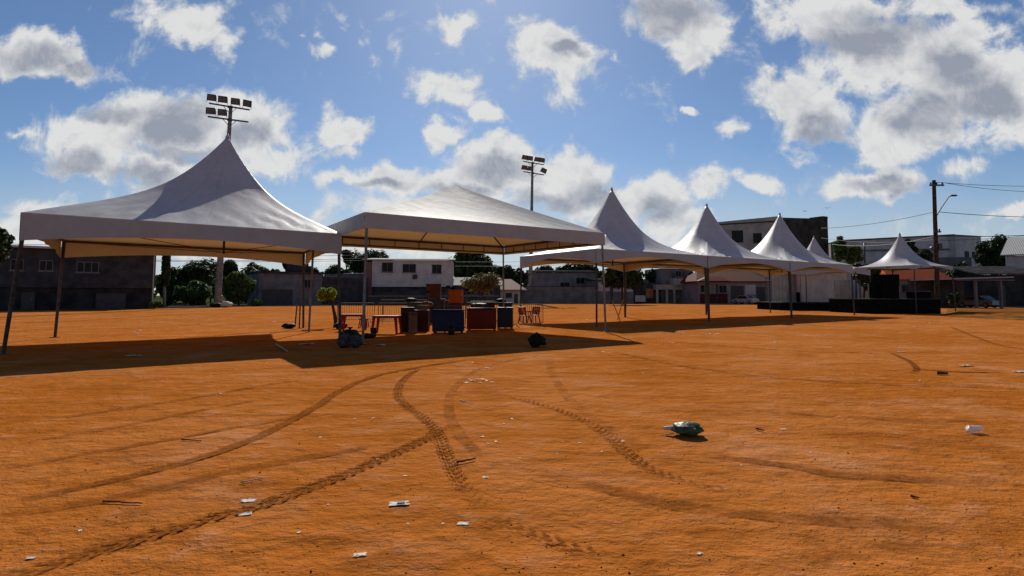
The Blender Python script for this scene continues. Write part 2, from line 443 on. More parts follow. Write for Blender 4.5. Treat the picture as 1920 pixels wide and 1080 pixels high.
M['pvc_valance'] = fabric('valance_pvc', (0.44, 0.44, 0.44), .55, .04, .25)

# ------------------------------------------------------------------ ground
def ground_colour(t, pos, dark=1.0):
    big = t.noise(pos, 0.16, 5, .6)
    mp = t.n('ShaderNodeMapping'); t.link(pos, mp.inputs[0]); mp.inputs['Scale'].default_value = (0.55, 2.6, 1); mp.inputs['Rotation'].default_value = (0, 0, R(8))
    streak = t.noise(mp.outputs[0], 0.9, 7, .65)
    mid = t.noise(pos, 2.2, 7, .65)
    fine = t.noise(pos, 14.0, 6, .7)
    patch = t.noise(pos, 0.55, 6, .62, .4)
    c = t.mix(t.smooth(big, .32, .68), (0.365, 0.109, 0.016), (0.435, 0.150, 0.037))
    c = t.mix(t.math('MULTIPLY', t.smooth(patch, .50, .70), .60), c, (0.475, 0.208, 0.094))
    c = t.mix(t.math('MULTIPLY', t.smooth(patch, .47, .32), .50), c, (0.27, 0.078, 0.011))
    c = t.mix(t.math('MULTIPLY', t.smooth(streak, .50, .70), .60), c, (0.25, 0.072, 0.010))
    c = t.mix(t.math('MULTIPLY', t.smooth(mid, .52, .70), .50), c, (0.475, 0.203, 0.092))
    c = t.mix(t.math('MULTIPLY', t.smooth(mid, .46, .32), .45), c, (0.24, 0.070, 0.010))
    c = t.mix(t.math('MULTIPLY', t.smooth(fine, .56, .72), .45), c, (0.22, 0.066, 0.010))
    return c, mid, fine, streak
def ground_mat():
    m = bpy.data.materials.new('orange_earth'); m.use_nodes = True
    t = NT(m.node_tree); pb = m.node_tree.nodes['Principled BSDF']
    geo = t.n('ShaderNodeNewGeometry'); pos = geo.outputs['Position']
    c, mid, fine, streak = ground_colour(t, pos)
    t.link(c, pb.inputs['Base Color'])
    pb.inputs['Roughness'].default_value = .95
    pb.inputs['Specular IOR Level'].default_value = .0
    h = t.math('ADD', t.math('MULTIPLY', mid, .95), t.math('MULTIPLY', fine, .15))
    h = t.math('ADD', h, t.math('MULTIPLY', t.noise(pos, 5.0, 3, .5), .35))
    h = t.math('ADD', h, t.math('MULTIPLY', streak, .45))
    grit = t.noise(pos, 60, 3, .6)
    h = t.math('ADD', h, t.math('MULTIPLY', grit, .03))
    bn = t.n('ShaderNodeBump'); bn.inputs['Strength'].default_value = .8; bn.inputs['Distance'].default_value = .14
    t.link(h, bn.inputs['Height']); t.link(bn.outputs[0], pb.inputs['Normal'])
    return m
M['earth'] = ground_mat()
def ground_z(x, y):
    if y > 60: return 0.0
    k = max(0.0, 1 - y / 60.0)
    return 0.012 * k * (mnoise.noise(Vector((x * .9, y * 1.6, 0))) + .6 * mnoise.noise(Vector((x * 2.3, y * 3.1, 5))))
b = MB()
xs_n = 150
ys = []
y = 1.2
while y < 62: ys.append(y); y *= 1.017
ys += [75, 100, 150, 250, 500, 1500]
ys = [-200, -50, -10, 0] + ys
vs = []; fs = []
for yy in ys:
    half = max(12.0, yy * 1.25) if yy > 0 else 260
    if yy > 100: half = yy * 2.0
    for i in range(xs_n + 1):
        x = -half + 2 * half * i / xs_n
        vs.append((x, yy, ground_z(x, yy) if 1 < yy < 60 else 0))
for j in range(len(ys) - 1):
    for i in range(xs_n):
        a = j * (xs_n + 1) + i
        fs.append((a, a + 1, a + xs_n + 2, a + xs_n + 1))
b.add(vs, fs)
tag(b.build('ground', M['earth'], None, smooth=True), kind='structure')

# ------------------------------------------------------------------ tyre tracks (churned darker earth with tread relief)
def track_mat():
    m = bpy.data.materials.new('churned_earth'); m.use_nodes = True
    t = NT(m.node_tree); m.node_tree.nodes.clear()
    out = t.n('ShaderNodeOutputMaterial'); pb = t.n('ShaderNodeBsdfPrincipled'); tp = t.n('ShaderNodeBsdfTransparent')
    geo = t.n('ShaderNodeNewGeometry'); pos = geo.outputs['Position']
    c, mid, fine, streak = ground_colour(t, pos)
    uvn = t.n('ShaderNodeUVMap'); s = t.n('ShaderNodeSeparateXYZ'); t.link(uvn.outputs[0], s.inputs[0])
    att = t.n('ShaderNodeAttribute', attribute_name='strength')
    st = att.outputs['Fac']
    n = t.noise(pos, 18, 6, .7); n2 = t.noise(pos, 3.0, 4, .6)
    t.link(t.mix(t.smooth(n, .35, .65, .2, .95), c, (0.165, 0.052, 0.011)), pb.inputs['Base Color'])
    pb.inputs['Roughness'].default_value = .95; pb.inputs['Specular IOR Level'].default_value = .0
    edge = t.math('SUBTRACT', 1.0, t.math('ABSOLUTE', t.math('MULTIPLY', t.math('SUBTRACT', s.outputs[1], .5), 2.0)))
    a = t.math('ADD', t.math('MULTIPLY', t.smooth(edge, .0, .35), 1.0), t.math('MULTIPLY', t.math('SUBTRACT', n, .5), 1.5))
    vv = t.math('ABSOLUTE', t.math('SUBTRACT', s.outputs[1], .5))
    wv_ = t.math('SINE', t.math('ADD', t.math('MULTIPLY', s.outputs[0], 52.0), t.math('MULTIPLY', vv, 14.0)))
    rows = t.math('SINE', t.math('MULTIPLY', vv, 34.0))
    blocks = t.smooth(t.math('ADD', t.math('ADD', wv_, t.math('MULTIPLY', rows, .7)), t.math('MULTIPLY', t.math('SUBTRACT', n, .5), 3.0)), -.1, .6)
    tr_att = t.n('ShaderNodeAttribute', attribute_name='tread').outputs['Fac']
    a = t.math('MULTIPLY', a, t.math('ADD', t.math('SUBTRACT', 1.0, tr_att), t.math('MULTIPLY', tr_att, blocks)))
    a = t.math('MULTIPLY', t.smooth(a, .3, .75), t.smooth(t.math('ADD', st, t.math('MULTIPLY', t.math('SUBTRACT', n2, .5), 1.1)), .1, .8))
    bn = t.n('ShaderNodeBump'); bn.inputs['Strength'].default_value = .5; bn.inputs['Distance'].default_value = .03
    t.link(t.math('ADD', n, fine), bn.inputs['Height']); t.link(bn.outputs[0], pb.inputs['Normal'])
    mxs = t.n('ShaderNodeMixShader'); t.link(a, mxs.inputs[0]); t.link(tp.outputs[0], mxs.inputs[1]); t.link(pb.outputs[0], mxs.inputs[2])
    t.link(mxs.outputs[0], out.inputs[0])
    return m
M['track'] = track_mat()
def catmull(P, step):
    out = []
    Q = [P[0] * 2 - P[1]] + P + [P[-1] * 2 - P[-2]]
    for i in range(1, len(Q) - 2):
        p0, p1, p2, p3 = Q[i - 1:i + 3]
        n = max(2, int((p2 - p1).length / step))
        for k in range(n):
            t = k / n
            out.append(0.5 * ((2 * p1) + (p2 - p0) * t + (2 * p0 - 5 * p1 + 4 * p2 - p3) * t * t + (3 * p1 - p0 - 3 * p2 + p3) * t ** 3))
    out.append(P[-1]); return out
def tyre_track(pxs, width, strength, tread, label, lift=0.004, blocks=0.0):
    P = catmull([gp(*p) for p in pxs], 0.025)
    b = MB(); NV = 13; uvs = []; stv = []
    L = 0.0; n = len(P)
    for i, p in enumerate(P):
        if i: L += (p - P[i - 1]).length
        d = (P[min(i + 1, n - 1)] - P[max(i - 1, 0)]).normalized()
        s = Vector((d.y, -d.x, 0))
        endf = min(1, .3 + i / 40, (n - 1 - i) / 40)
        for k in range(NV):
            v = k / (NV - 1)
            q = p + s * (v - .5) * width
            z = ground_z(q.x, q.y) + lift
            if tread:
                ph = (L / 0.085 + abs(v - .5) * 1.6) % 1.0
                rib = 1.0 if (ph < .5 and .1 < v < .9 and abs(v - .5) > .06) else 0.0
                z += tread * rib * (0.6 + .8 * mnoise.noise(Vector((q.x * 5, q.y * 5, 1)))) 
            z += min(1, endf) * (.004 + .010 * strength) * math.exp(-((abs(v - .5) - .40) / .07) ** 2) * (.6 + .9 * abs(mnoise.noise(Vector((q.x * 4, q.y * 4, 7)))))
            if v in (0.0, 1.0): z = ground_z(q.x, q.y) + .001
            b.v.append((q.x, q.y, z)); uvs.append((L, v)); stv.append(strength * endf)
    for i in range(n - 1):
        for k in range(NV - 1):
            a = i * NV + k
            b.f.append((a, a + 1, a + NV + 1, a + NV))
    o = b.build('tyre_track', M['track'])
    me = o.data
    ul = me.uv_layers.new(name='UVMap')
    for lp in me.loops: ul.data[lp.index].uv = uvs[lp.vertex_index]
    at_ = me.attributes.new('strength', 'FLOAT', 'POINT')
    at_.data.foreach_set('value', stv)
    at2 = me.attributes.new('tread', 'FLOAT', 'POINT'); at2.data.foreach_set('value', [blocks] * len(stv))
    return tag(o, label, 'tyre track', 'tyre tracks pressed in the dirt')
TT = [
 ([(-60,1092),(70,1066),(150,1042),(330,992),(500,943),(640,893),(740,850),(800,822),(826,804),(840,790)], .21, .80, .008, 'darkest broad tyre track sweeping from the bottom left corner of the dirt', .004, .55),
 ([(-60,958),(120,922),(300,880),(420,845),(520,803),(590,765),(640,732),(700,707),(780,690),(900,672)], .18, .55, .004, 'long brown tyre track curving above the darkest one towards the tent shadow', .005, .3),
 ([(-50,893),(130,858),(300,828),(420,806),(540,786),(600,764)], .14, .42, 0.0, 'narrow faint tyre track joining the long brown one from the left edge', .0045, 0),
 ([(-50,985),(60,960),(250,928),(430,886),(560,862),(700,836),(810,812)], .2, .40, .0, 'faint blurred tyre track between the two dark ones', .0055, 0),
 ([(788,690),(765,705),(750,722),(746,742),(766,765),(798,788),(820,812),(836,850),(854,890),(888,935),(940,975)], .19, .60, .012, 'winding tyre track with clear tread blocks crossing the end of the darkest one', .006, 1.0),
 ([(930,968),(975,990),(1050,1018),(1120,1042),(1200,1064),(1290,1092)], .21, .66, .014, 'tyre track with chunky tread dashes at the bottom edge of the dirt', .004, 1.0),
 ([(940,740),(985,752),(1060,775),(1130,810),(1190,862),(1240,888),(1300,908),(1385,922),(1450,930)], .2, .50, .012, 'broken tread dashes curving below left of the dark plastic sack', .005, 1.0),
 ([(1010,668),(960,676),(900,692),(858,722),(842,750),(846,786),(870,825),(915,862),(990,905)], .18, .30, .0, 'faint hooked tyre track looping back beside the winding one', .0065, .4),
 ([(1250,842),(1385,862),(1470,874),(1560,890),(1700,899),(1860,905),(1960,905)], .22, .42, .0, 'wide faint tyre track running to the right edge below the clear cup', .004, 0),
 ([(1000,880),(1110,912),(1250,945),(1420,966),(1600,980),(1800,985),(1960,984)], .24, .36, .0, 'barely visible wheel smear low on the right of the dirt', .0045, .3),
 ([(1672,663),(1700,675),(1718,690),(1712,702)], .16, .5, .012, 'short dark scuff of churned soil below the second stage', .004, .5),
 ([(1690,694),(1740,694),(1800,698),(1860,699),(1960,703)], .14, .62, .0, 'thin dark wheel line at the right edge beneath a pale scrap', .004, 0),
 ([(1780,612),(1850,640),(1900,652),(1960,658)], .2, .4, .0, 'faint wheel line under the dry grass bank at far right', .004, 0),
 ([(330,634),(400,630),(470,625),(560,622),(640,618)], .35, .55, .0, 'dark streak at the rear edge of the first tent shadow', .004, 0),  # wide strip in the darker track earth, no tread
 ([(-20,606),(100,604),(240,596),(420,585),(560,580)], .3, .5, .0, 'thin dark wheel line crossing the sunlit dirt behind the first tent', .004, 0),
 ([(-40,800),(150,778),(330,752),(480,726),(600,706)], .2, .33, .0, 'faint rut high on the left just below the first tent shadow', .004, 0),
 ([(-40,842),(160,812),(340,778),(470,752),(560,735)], .16, .33, .0, 'second faint rut below the first tent shadow on the left', .0043, 0),
 ([(-40,1010),(120,985),(280,958),(420,925),(520,903)], .18, .33, .0, 'faint rut directly above the darkest track near the left edge', .0047, 0),
 ([(1030,672),(1035,700),(1062,742),(1120,790),(1210,835),(1330,868)], .2, .25, .0, 'faint curved rut dropping from the frame tent shadow towards the plastic sack', .0052, .3),
 ([(1150,660),(1300,690),(1500,712),(1700,722),(1960,730)], .25, .33, .0, 'long faint wheel line across the dirt at mid right', .004, 0),
 ([(1250,640),(1450,656),(1640,662),(1800,660)], .3, .33, .0, 'faint wheel line in front of the right row shadow', .0043, 0),
 ([(1300,758),(1450,772),(1650,786),(1960,792)], .22, .30, .0, 'faint wheel line passing above the clear plastic cup', .0046, 0),
 ([(560,1092),(700,1050),(860,1020),(960,1000)], .2, .33, .0, 'faint rut at the bottom edge under the curled wrapper', .0049, 0),
 ([(1380,1092),(1520,1050),(1700,1025),(1960,1012)], .2, .30, .0, 'faint rut in the bottom right corner of the dirt', .0044, .3),
]
for a_ in TT: tyre_track(*a_)

# ------------------------------------------------------------------ tents
def lerp(a, b, t): return a + (b - a) * t
def make_tent(label, corners, e, peak, vmid, vcor, lin=.35, sag=.22, folds=.03, group='white pagoda tents set up in a row', legs=None, leg_r=.045, frame=False, seed=0, nfold=9, mast=True, pw=3.0, leg_m='steel_dark', rnd_w=.9):
    ctr = sum(corners, Vector()) / 4
    root = empty('pagoda_tent' if not frame else 'frame_tent', (ctr.x, ctr.y, 0), 0, label, 'tent', group)
    o0 = Vector((ctr.x, ctr.y, 0))
    C = [Vector((c.x, c.y, 0)) - o0 for c in corners]
    Pk = peak - o0
    rnd = random.Random(seed)
    b = MB(); NS, NTT = 40, 26
    for i in range(4):
        A, Bc = C[i], C[(i + 1) % 4]
        ph = [rnd.uniform(0, 6.28) for _ in range(4)]
        outn = Vector((Bc.y - A.y, A.x - Bc.x, 0)).normalized()
        if outn.dot((A + Bc) / 2) < 0: outn = -outn
        base = len(b.v)
        for j in range(NTT + 1):
            t = j / NTT
            g_r = lin * t + (1 - lin) * t ** pw
            g_m = g_r if frame else (lin - .02) * t + (1.02 - lin) * t ** (pw + .25)
            for k in range(NS + 1):
                s = k / NS
                q = lerp(lerp(A, Bc, s), Vector((Pk.x, Pk.y, 0)), t)
                if not frame:
                    w_ = min(1.0, max(0.0, (t - .04) / .6)); w_ = w_ * w_ * (3 - 2 * w_) * rnd_w
                    kk = 1.0 + w_ * (1.12 / math.sqrt(1 + (2 * s - 1) ** 2) - 1.0)
                    pc = Vector((Pk.x, Pk.y, 0)); q = pc + (q - pc) * kk
                bell = math.sin(PI * s)
                g = lerp(g_r, g_m, min(1.0, bell * 1.15) ** .8 if not frame else 0)
                z = e + (Pk.z - e) * g - (sag * bell * 4 * t * (1 - t) * (1 - .4 * t) if frame else 0)
                # soft inward pull of the panel between its ridges
                q = q - outn * (0.0 * bell * 3 * t * (1 - t) ** 1.3 if not frame else 0)
                fw = math.exp(-((t - .10) / .14) ** 2) if t > .0 else 0
                edge_w = (.25 + .75 * (abs(2 * s - 1)) ** 1.2)
                z += folds * fw * min(1, t * 14) * edge_w * (1 - abs(math.sin(PI * nfold * (s + .35 * t) + ph[0])) * 2 + .6 * math.sin(2 * PI * nfold * 1.73 * (s - .2 * t) + ph[1]) + .3 * mnoise.noise(Vector((s * 14, t * 5, seed)))) * min(1, 9 * s * (1 - s))
                if not frame:
                    for sg_, so_ in ((s, 0.0), (1 - s, 1.7)):
                        rr_ = math.hypot(sg_, t * .8)
                        z += folds * .55 * math.exp(-(rr_ / .34) ** 2) * min(1, t * 16, sg_ * 10) * math.sin(15 * math.atan2(t, sg_ + .02) + ph[2] + so_)
                b.v.append((q.x, q.y, z))
        for j in range(NTT):
            for k in range(NS):
                a = base + j * (NS + 1) + k
                b.f.append((a, a + 1, a + NS + 2, a + NS + 1))
    NS1 = NS + 1
    canopy = b.build('canopy', M['pvc_frame'] if frame else M['pvc'], root, smooth=True)
    ul = canopy.data.uv_layers.new(name='UVMap')
    for lp in canopy.data.loops:
        vi = lp.vertex_index % ((NTT + 1) * NS1); ul.data[lp.index].uv = ((vi % NS1) / NS, (vi // NS1) / NTT)
    if not frame:
        import bmesh
        bm_ = bmesh.new(); bm_.from_mesh(canopy.data); bmesh.ops.remove_doubles(bm_, verts=bm_.verts, dist=.004); bm_.to_mesh(canopy.data); bm_.free()
        cp = MB(); cp.lathe([(.09, Pk.z - .16), (.07, Pk.z - .02), (.03, Pk.z + .05), (.008, Pk.z + .09)], 10, Matrix.Translation((Pk.x, Pk.y, 0)))
        cp.build('peak_cap', M['pvc_valance'], root, smooth=True)
    for i in range(4):
        A, Bc = C[i], C[(i + 1) % 4]
        outn = Vector((Bc.y - A.y, A.x - Bc.x, 0)).normalized()
        if outn.dot((A + Bc) / 2) < 0: outn = -outn
        v = MB(); NS2, NZ = 40, 5
        p1 = rnd.uniform(0, 6)
        for k in range(NS2 + 1):
            s = k / NS2
            x = abs(2 * s - 1)
            dep = vmid + (vcor - vmid) * x ** 2.0
            for j in range(NZ + 1):
                h = j / NZ
                off = outn * (.012 + (.03 * h * math.sin(17 * s + p1) + .018 * h * math.sin(41 * s + 2 * p1)) * (min(1, 8 * s * (1 - s))))
                q = lerp(A, Bc, s) + off
                v.v.append((q.x, q.y, e + .01 - dep * h))
        for k in range(NS2):
            for j in range(NZ):
                a = k * (NZ + 1) + j
                v.f.append((a, a + 1, a + NZ + 2, a + NZ + 1))
        v.build('valance', M['pvc_valance'], root, smooth=True)
        a_in, b_in = lerp(A, Vector(), .02), lerp(Bc, Vector(), .02)
        bm = MB()
        if frame:
            bm.tube([a_in + Vector((0, 0, e - .10)), b_in + Vector((0, 0, e - .10))], .05, 8)
            bm.tube([a_in + Vector((0, 0, e - .42)), b_in + Vector((0, 0, e - .42))], .035, 8)
            for k in range(1, 8):
                q0, q1 = lerp(a_in, b_in, (k - .0) / 8), lerp(a_in, b_in, k / 8)
                bm.tube([q0 + Vector((0, 0, e - .14)), q1 + Vector((0, 0, e - .39))], .02, 6)
        else:
            bm.tube([a_in + Vector((0, 0, e - .10)), b_in + Vector((0, 0, e - .10))], .05, 8)
        bm.build('eave_beam', M['beam'], root)
    for i in range(4):
        top = lerp(C[i], Vector(), .02)
        if legs and legs[i] is not None:
            bs = Vector((legs[i].x, legs[i].y, 0)) - o0
        else:
            bs = top + top.normalized() * .12
        lg = MB(); lg.tube([bs + Vector((0, 0, .02)), top + Vector((0, 0, e - .04))], leg_r, 8)
        lo = lg.build('leg', M[leg_m], root)
        pl = MB(); pl.box(bs.x - .11, bs.x + .11, bs.y - .11, bs.y + .11, 0.004, .022)
        pl.build('base_plate', M['steel_dark'], lo)
    if frame:
        for i in range(4):
            r_ = MB(); r_.tube([lerp(C[i], Vector(), .03) + Vector((0, 0, e - .14)), Vector((Pk.x, Pk.y, Pk.z - .22))], .04, 8)
            r_.build('rafter', M['beam'], root)
            mid = lerp(lerp(C[i], C[(i + 1) % 4], .5), Vector(), .03)
            r_ = MB(); r_.tube([mid + Vector((0, 0, e - .14)), Vector((Pk.x, Pk.y, Pk.z - .3))], .03, 8)
            r_.build('rafter', M['beam'], root)
    elif mast:
        ms = MB(); ms.tube([Vector((Pk.x, Pk.y, Pk.z - .1)), Vector((Pk.x, Pk.y, e - .55))], .04, 8)
        ms.build('flying_mast', M['beam'], root)
        for i in range(4):
            cb = MB(); cb.tube([lerp(C[i], Vector(), .03) + Vector((0, 0, e - .12)), Vector((Pk.x, Pk.y, e - .5))], .012, 5)
            cb.build('stay_cable', M['beam'], root)
    return root

E1 = 3.62
A1 = Vector((-12.35, 14.65, 0)); B1 = Vector((-5.8, 19.9, 0))
D1 = gp(106, 633); C1 = gp(569, 615)
pk1 = at(427, 255, 21.7)
make_tent('big white pagoda tent at left with the tallest sharp peak and a dark shaded front', [A1, B1, C1, D1], E1, pk1, .46, .72, lin=.58, sag=.25, rnd_w=.5, folds=.04, legs=[gp(6, 664), None, None, gp(103, 633)], seed=4, leg_r=.05)
E2 = 4.17
A2 = gp(684, 398, E2); B2 = gp(1134, 437, E2); C2 = gp(945, 460, E2)
D2 = A2 + (C2 - B2) + Vector((.55, 0, 0))
pk2 = at(856, 349, (A2.y + C2.y) / 2)
make_tent('low white hip roofed frame tent sheltering the freezers and red tables', [A2, B2, C2, D2], E2, pk2, .52, .52, lin=.9, sag=.12, folds=.012, group='white frame tents on the dirt', frame=True, seed=9, pw=1.6, leg_m='steel')
O3 = gp(1117, 466, 3.87); U = Vector((7.4, 5.35, 0)); V = Vector((-3.75, 6.3, 0))
def lattice(k, sh=.0):
    o = O3 + U * k
    c = [o, o + U, o + U + V, o + V]
    m = sum(c, Vector()) / 4
    return [lerp(p, m, .008) for p in c], m
E3 = 3.87
tent_labels = ['white pagoda tent just right of the hip roofed tent with its left half in shade',
               'second pagoda tent of the right hand row with shiny creases on its left slope',
               'third pagoda tent of the right hand row with a gathered glossy fold mid slope']
peaks = [(1147, 353), (1325, 383), (1462, 400)]
for k in range(3):
    c, m = lattice(k)
    make_tent(tent_labels[k], c, E3, at(*peaks[k], m.y + .9), .30, .74, lin=.26, sag=.25, folds=[.02, .06, .07][k], seed=20 + k, nfold=[7, 8, 7][k], leg_r=.05, pw=2.5)
def sq(cx, cy, hw, hd, rot):
    u = Vector((math.cos(rot), math.sin(rot), 0)); v = Vector((-u.y, u.x, 0)); c = Vector((cx, cy, 0))
    return [c - u * hw - v * hd, c + u * hw - v * hd, c + u * hw + v * hd, c - u * hw + v * hd]
p6 = at(1526, 443, 63.0)
make_tent('small distant pagoda peak rising behind the third tent of the row over a draped stage', sq(p6.x, p6.y, 3.6, 3.6, R(8)), 4.2, p6, .35, .7, lin=.25, sag=.2, folds=.02, seed=31, group='small pagoda tents over the stages')
p7 = at(1687, 438, 50.5)
make_tent('small white pagoda tent standing alone over the black stage near the utility pole', sq(p7.x + .1, p7.y, 2.55, 2.55, R(24)), 3.95, p7, .12, .36, lin=.16, sag=.15, folds=.012, seed=33, group='small pagoda tents over the stages', mast=False, pw=2.3)

# ------------------------------------------------------------------ floodlight masts
def flood(parent, x, z, tilt, yaw, w, h):
    Mx = Matrix.Translation((x, -.25, z)) @ Matrix.Rotation(yaw, 4, 'Z') @ Matrix.Rotation(tilt, 4, 'Y') @ Matrix.Rotation(R(18), 4, 'X')
    b = MB(); b.box(-w / 2, w / 2, -.12, .16, -h / 2, h / 2, .04, Mx)
    b.prism([(-w * .3, -h * .3), (w * .3, -h * .3), (w * .2, h * .3), (-w * .2, h * .3)], .16, .30, Mx)
    b.box(-w / 2 - .05, -w / 2 - .01, -.02, .04, -h * .75, h * .1, 0, Mx); b.box(w / 2 + .01, w / 2 + .05, -.02, .04, -h * .75, h * .1, 0, Mx)
    o = b.build('floodlight', M['black_metal'], parent)
    g = MB(); g.box(-w * .4, w * .4, -.135, -.122, -h * .38, h * .38, 0, Mx)
    g.build('glass', M['lamp_glass'], o)
def mast(label, base_px, top_px, Y, r0, r1, rows):
    bs = at(base_px, HZ, Y); bs.z = 0
    tp = at(*top_px, Y)
    lean = tp.x - bs.x
    root = empty('floodlight_mast', bs, R(4), label, 'floodlight', 'floodlight masts behind the tents')
    H = tp.z
    b = MB(); b.tube([(lean * k / 12, 0, H * k / 12) for k in range(13)], r0, 14, r1); b.build('pole', M['concrete_pole'], root, smooth=True)
    for (dz, x0, x1, drop, lamps) in rows:
        b = MB(); z = H + dz
        b.tube([(lean + x0, -.32, z - drop * x0), (lean + x1, -.32, z - drop * x1)], .11, 6)
        for sx in (-1, 1): b.tube([(lean + sx * .9, -.3, z - drop * sx * .9), (lean, -.2, z - .9)], .04, 6)
        b.box(lean - .3, lean + .3, -.42, -.05, z - .12, z + .12)
        b.build('crossarm', M['black_metal'], root)
        for (lx, tl, yw, w, h) in lamps:
            flood(root, lean + lx, z - drop * lx + .72 * h / .85 + .1, tl, yw, w, h)
    return root
s1 = 14.7
mast('tall floodlight mast whose lamp head shows above the tallest left peak, two lamps missing', 408, (432.5, 199), 75, .42, .22,
     [(-.15, -2.6, 2.5, .15, [(-2.35, R(6), .1, 1.1, .85), (-.95, R(6), 0, 1.15, .85), (.65, R(6), 0, 1.1, .85), (2.15, R(14), -.2, 1.15, .85)]),
      (-1.85, -2.7, 2.4, .12, [(-2.4, R(2), .1, 1.15, .85), (-.95, R(4), 0, 1.1, .85)])])
mast('farther floodlight mast rising behind the hip roofed frame tent with seven lamps', 994, (998.5, 304), 107, .40, .2,
     [(-.2, -1.75, 2.1, .15, [(-1.45, R(8), 0, 1.0, .85), (-.45, R(8), 0, 1.0, .85), (.85, R(8), 0, 1.0, .85), (1.75, R(10), 0, 1.0, .85)]),
      (-2.1, -1.75, 2.1, .15, [(-1.5, R(8), 0, 1.05, .85), (-.4, R(6), 0, 1.0, .85), (2.05, R(28), -.2, 1.05, .85)])])

# ------------------------------------------------------------------ roads beyond the field
def strip(name, pts, width, m, z, kind='structure'):
    b = MB()
    for i, p in enumerate(pts):
        d = (pts[min(i + 1, len(pts) - 1)] - pts[max(i - 1, 0)]).normalized(); nrm = Vector((-d.y, d.x, 0))
        b.v.append((p.x, p.y, z)); q = p + nrm * width; b.v.append((q.x, q.y, z))
    for i in range(len(pts) - 1): b.f.append((2 * i, 2 * i + 2, 2 * i + 3, 2 * i + 1))
    o = b.build(name, m); tag(o, kind=kind); return o
edge = [Vector((-130, 54, 0)), gp(0, 582.5), gp(300, 578.5), gp(480, 574.5), gp(700, 571.5), gp(900, 569), gp(1150, 568), gp(1330, 569), gp(1480, 571), gp(1640, 574), gp(1800, 576), gp(1930, 577), Vector((120, 62, 0))]
def kerb(pts):
    b = MB()
    for i in range(len(pts) - 1):
        p, q = pts[i], pts[i + 1]
        d = (q - p).normalized(); n = Vector((-d.y, d.x, 0)) * .25
        b.add([(p.x, p.y, 0), (q.x, q.y, 0), (q.x + n.x, q.y + n.y, 0), (p.x + n.x, p.y + n.y, 0), (p.x, p.y, .13), (q.x, q.y, .13), (q.x + n.x, q.y + n.y, .13), (p.x + n.x, p.y + n.y, .13)],
              [(0, 1, 5, 4), (2, 3, 7, 6), (4, 5, 6, 7)])
    o = b.build('kerb', M['kerb']); tag(o, kind='structure')
kerb(edge)
strip('road', [p + Vector((0, .4, 0)) for p in edge], 40, M['asphalt'], .02)

b = MB(); b.add([(-420, 150, .03), (420, 150, .03), (900, 900, .03), (-900, 900, .03)], [(0, 1, 2, 3)])
tag(b.build('field', M['far_grass']), kind='structure')
b = MB(); b.add([(-160, 66, .024), (-30, 97, .024), (30, 132, .024), (140, 96, .024), (260, 149.9, .024), (-260, 149.9, .024)], [(0, 1, 2, 3, 4, 5)])
tag(b.build('verge', M['far_grass']), kind='structure')
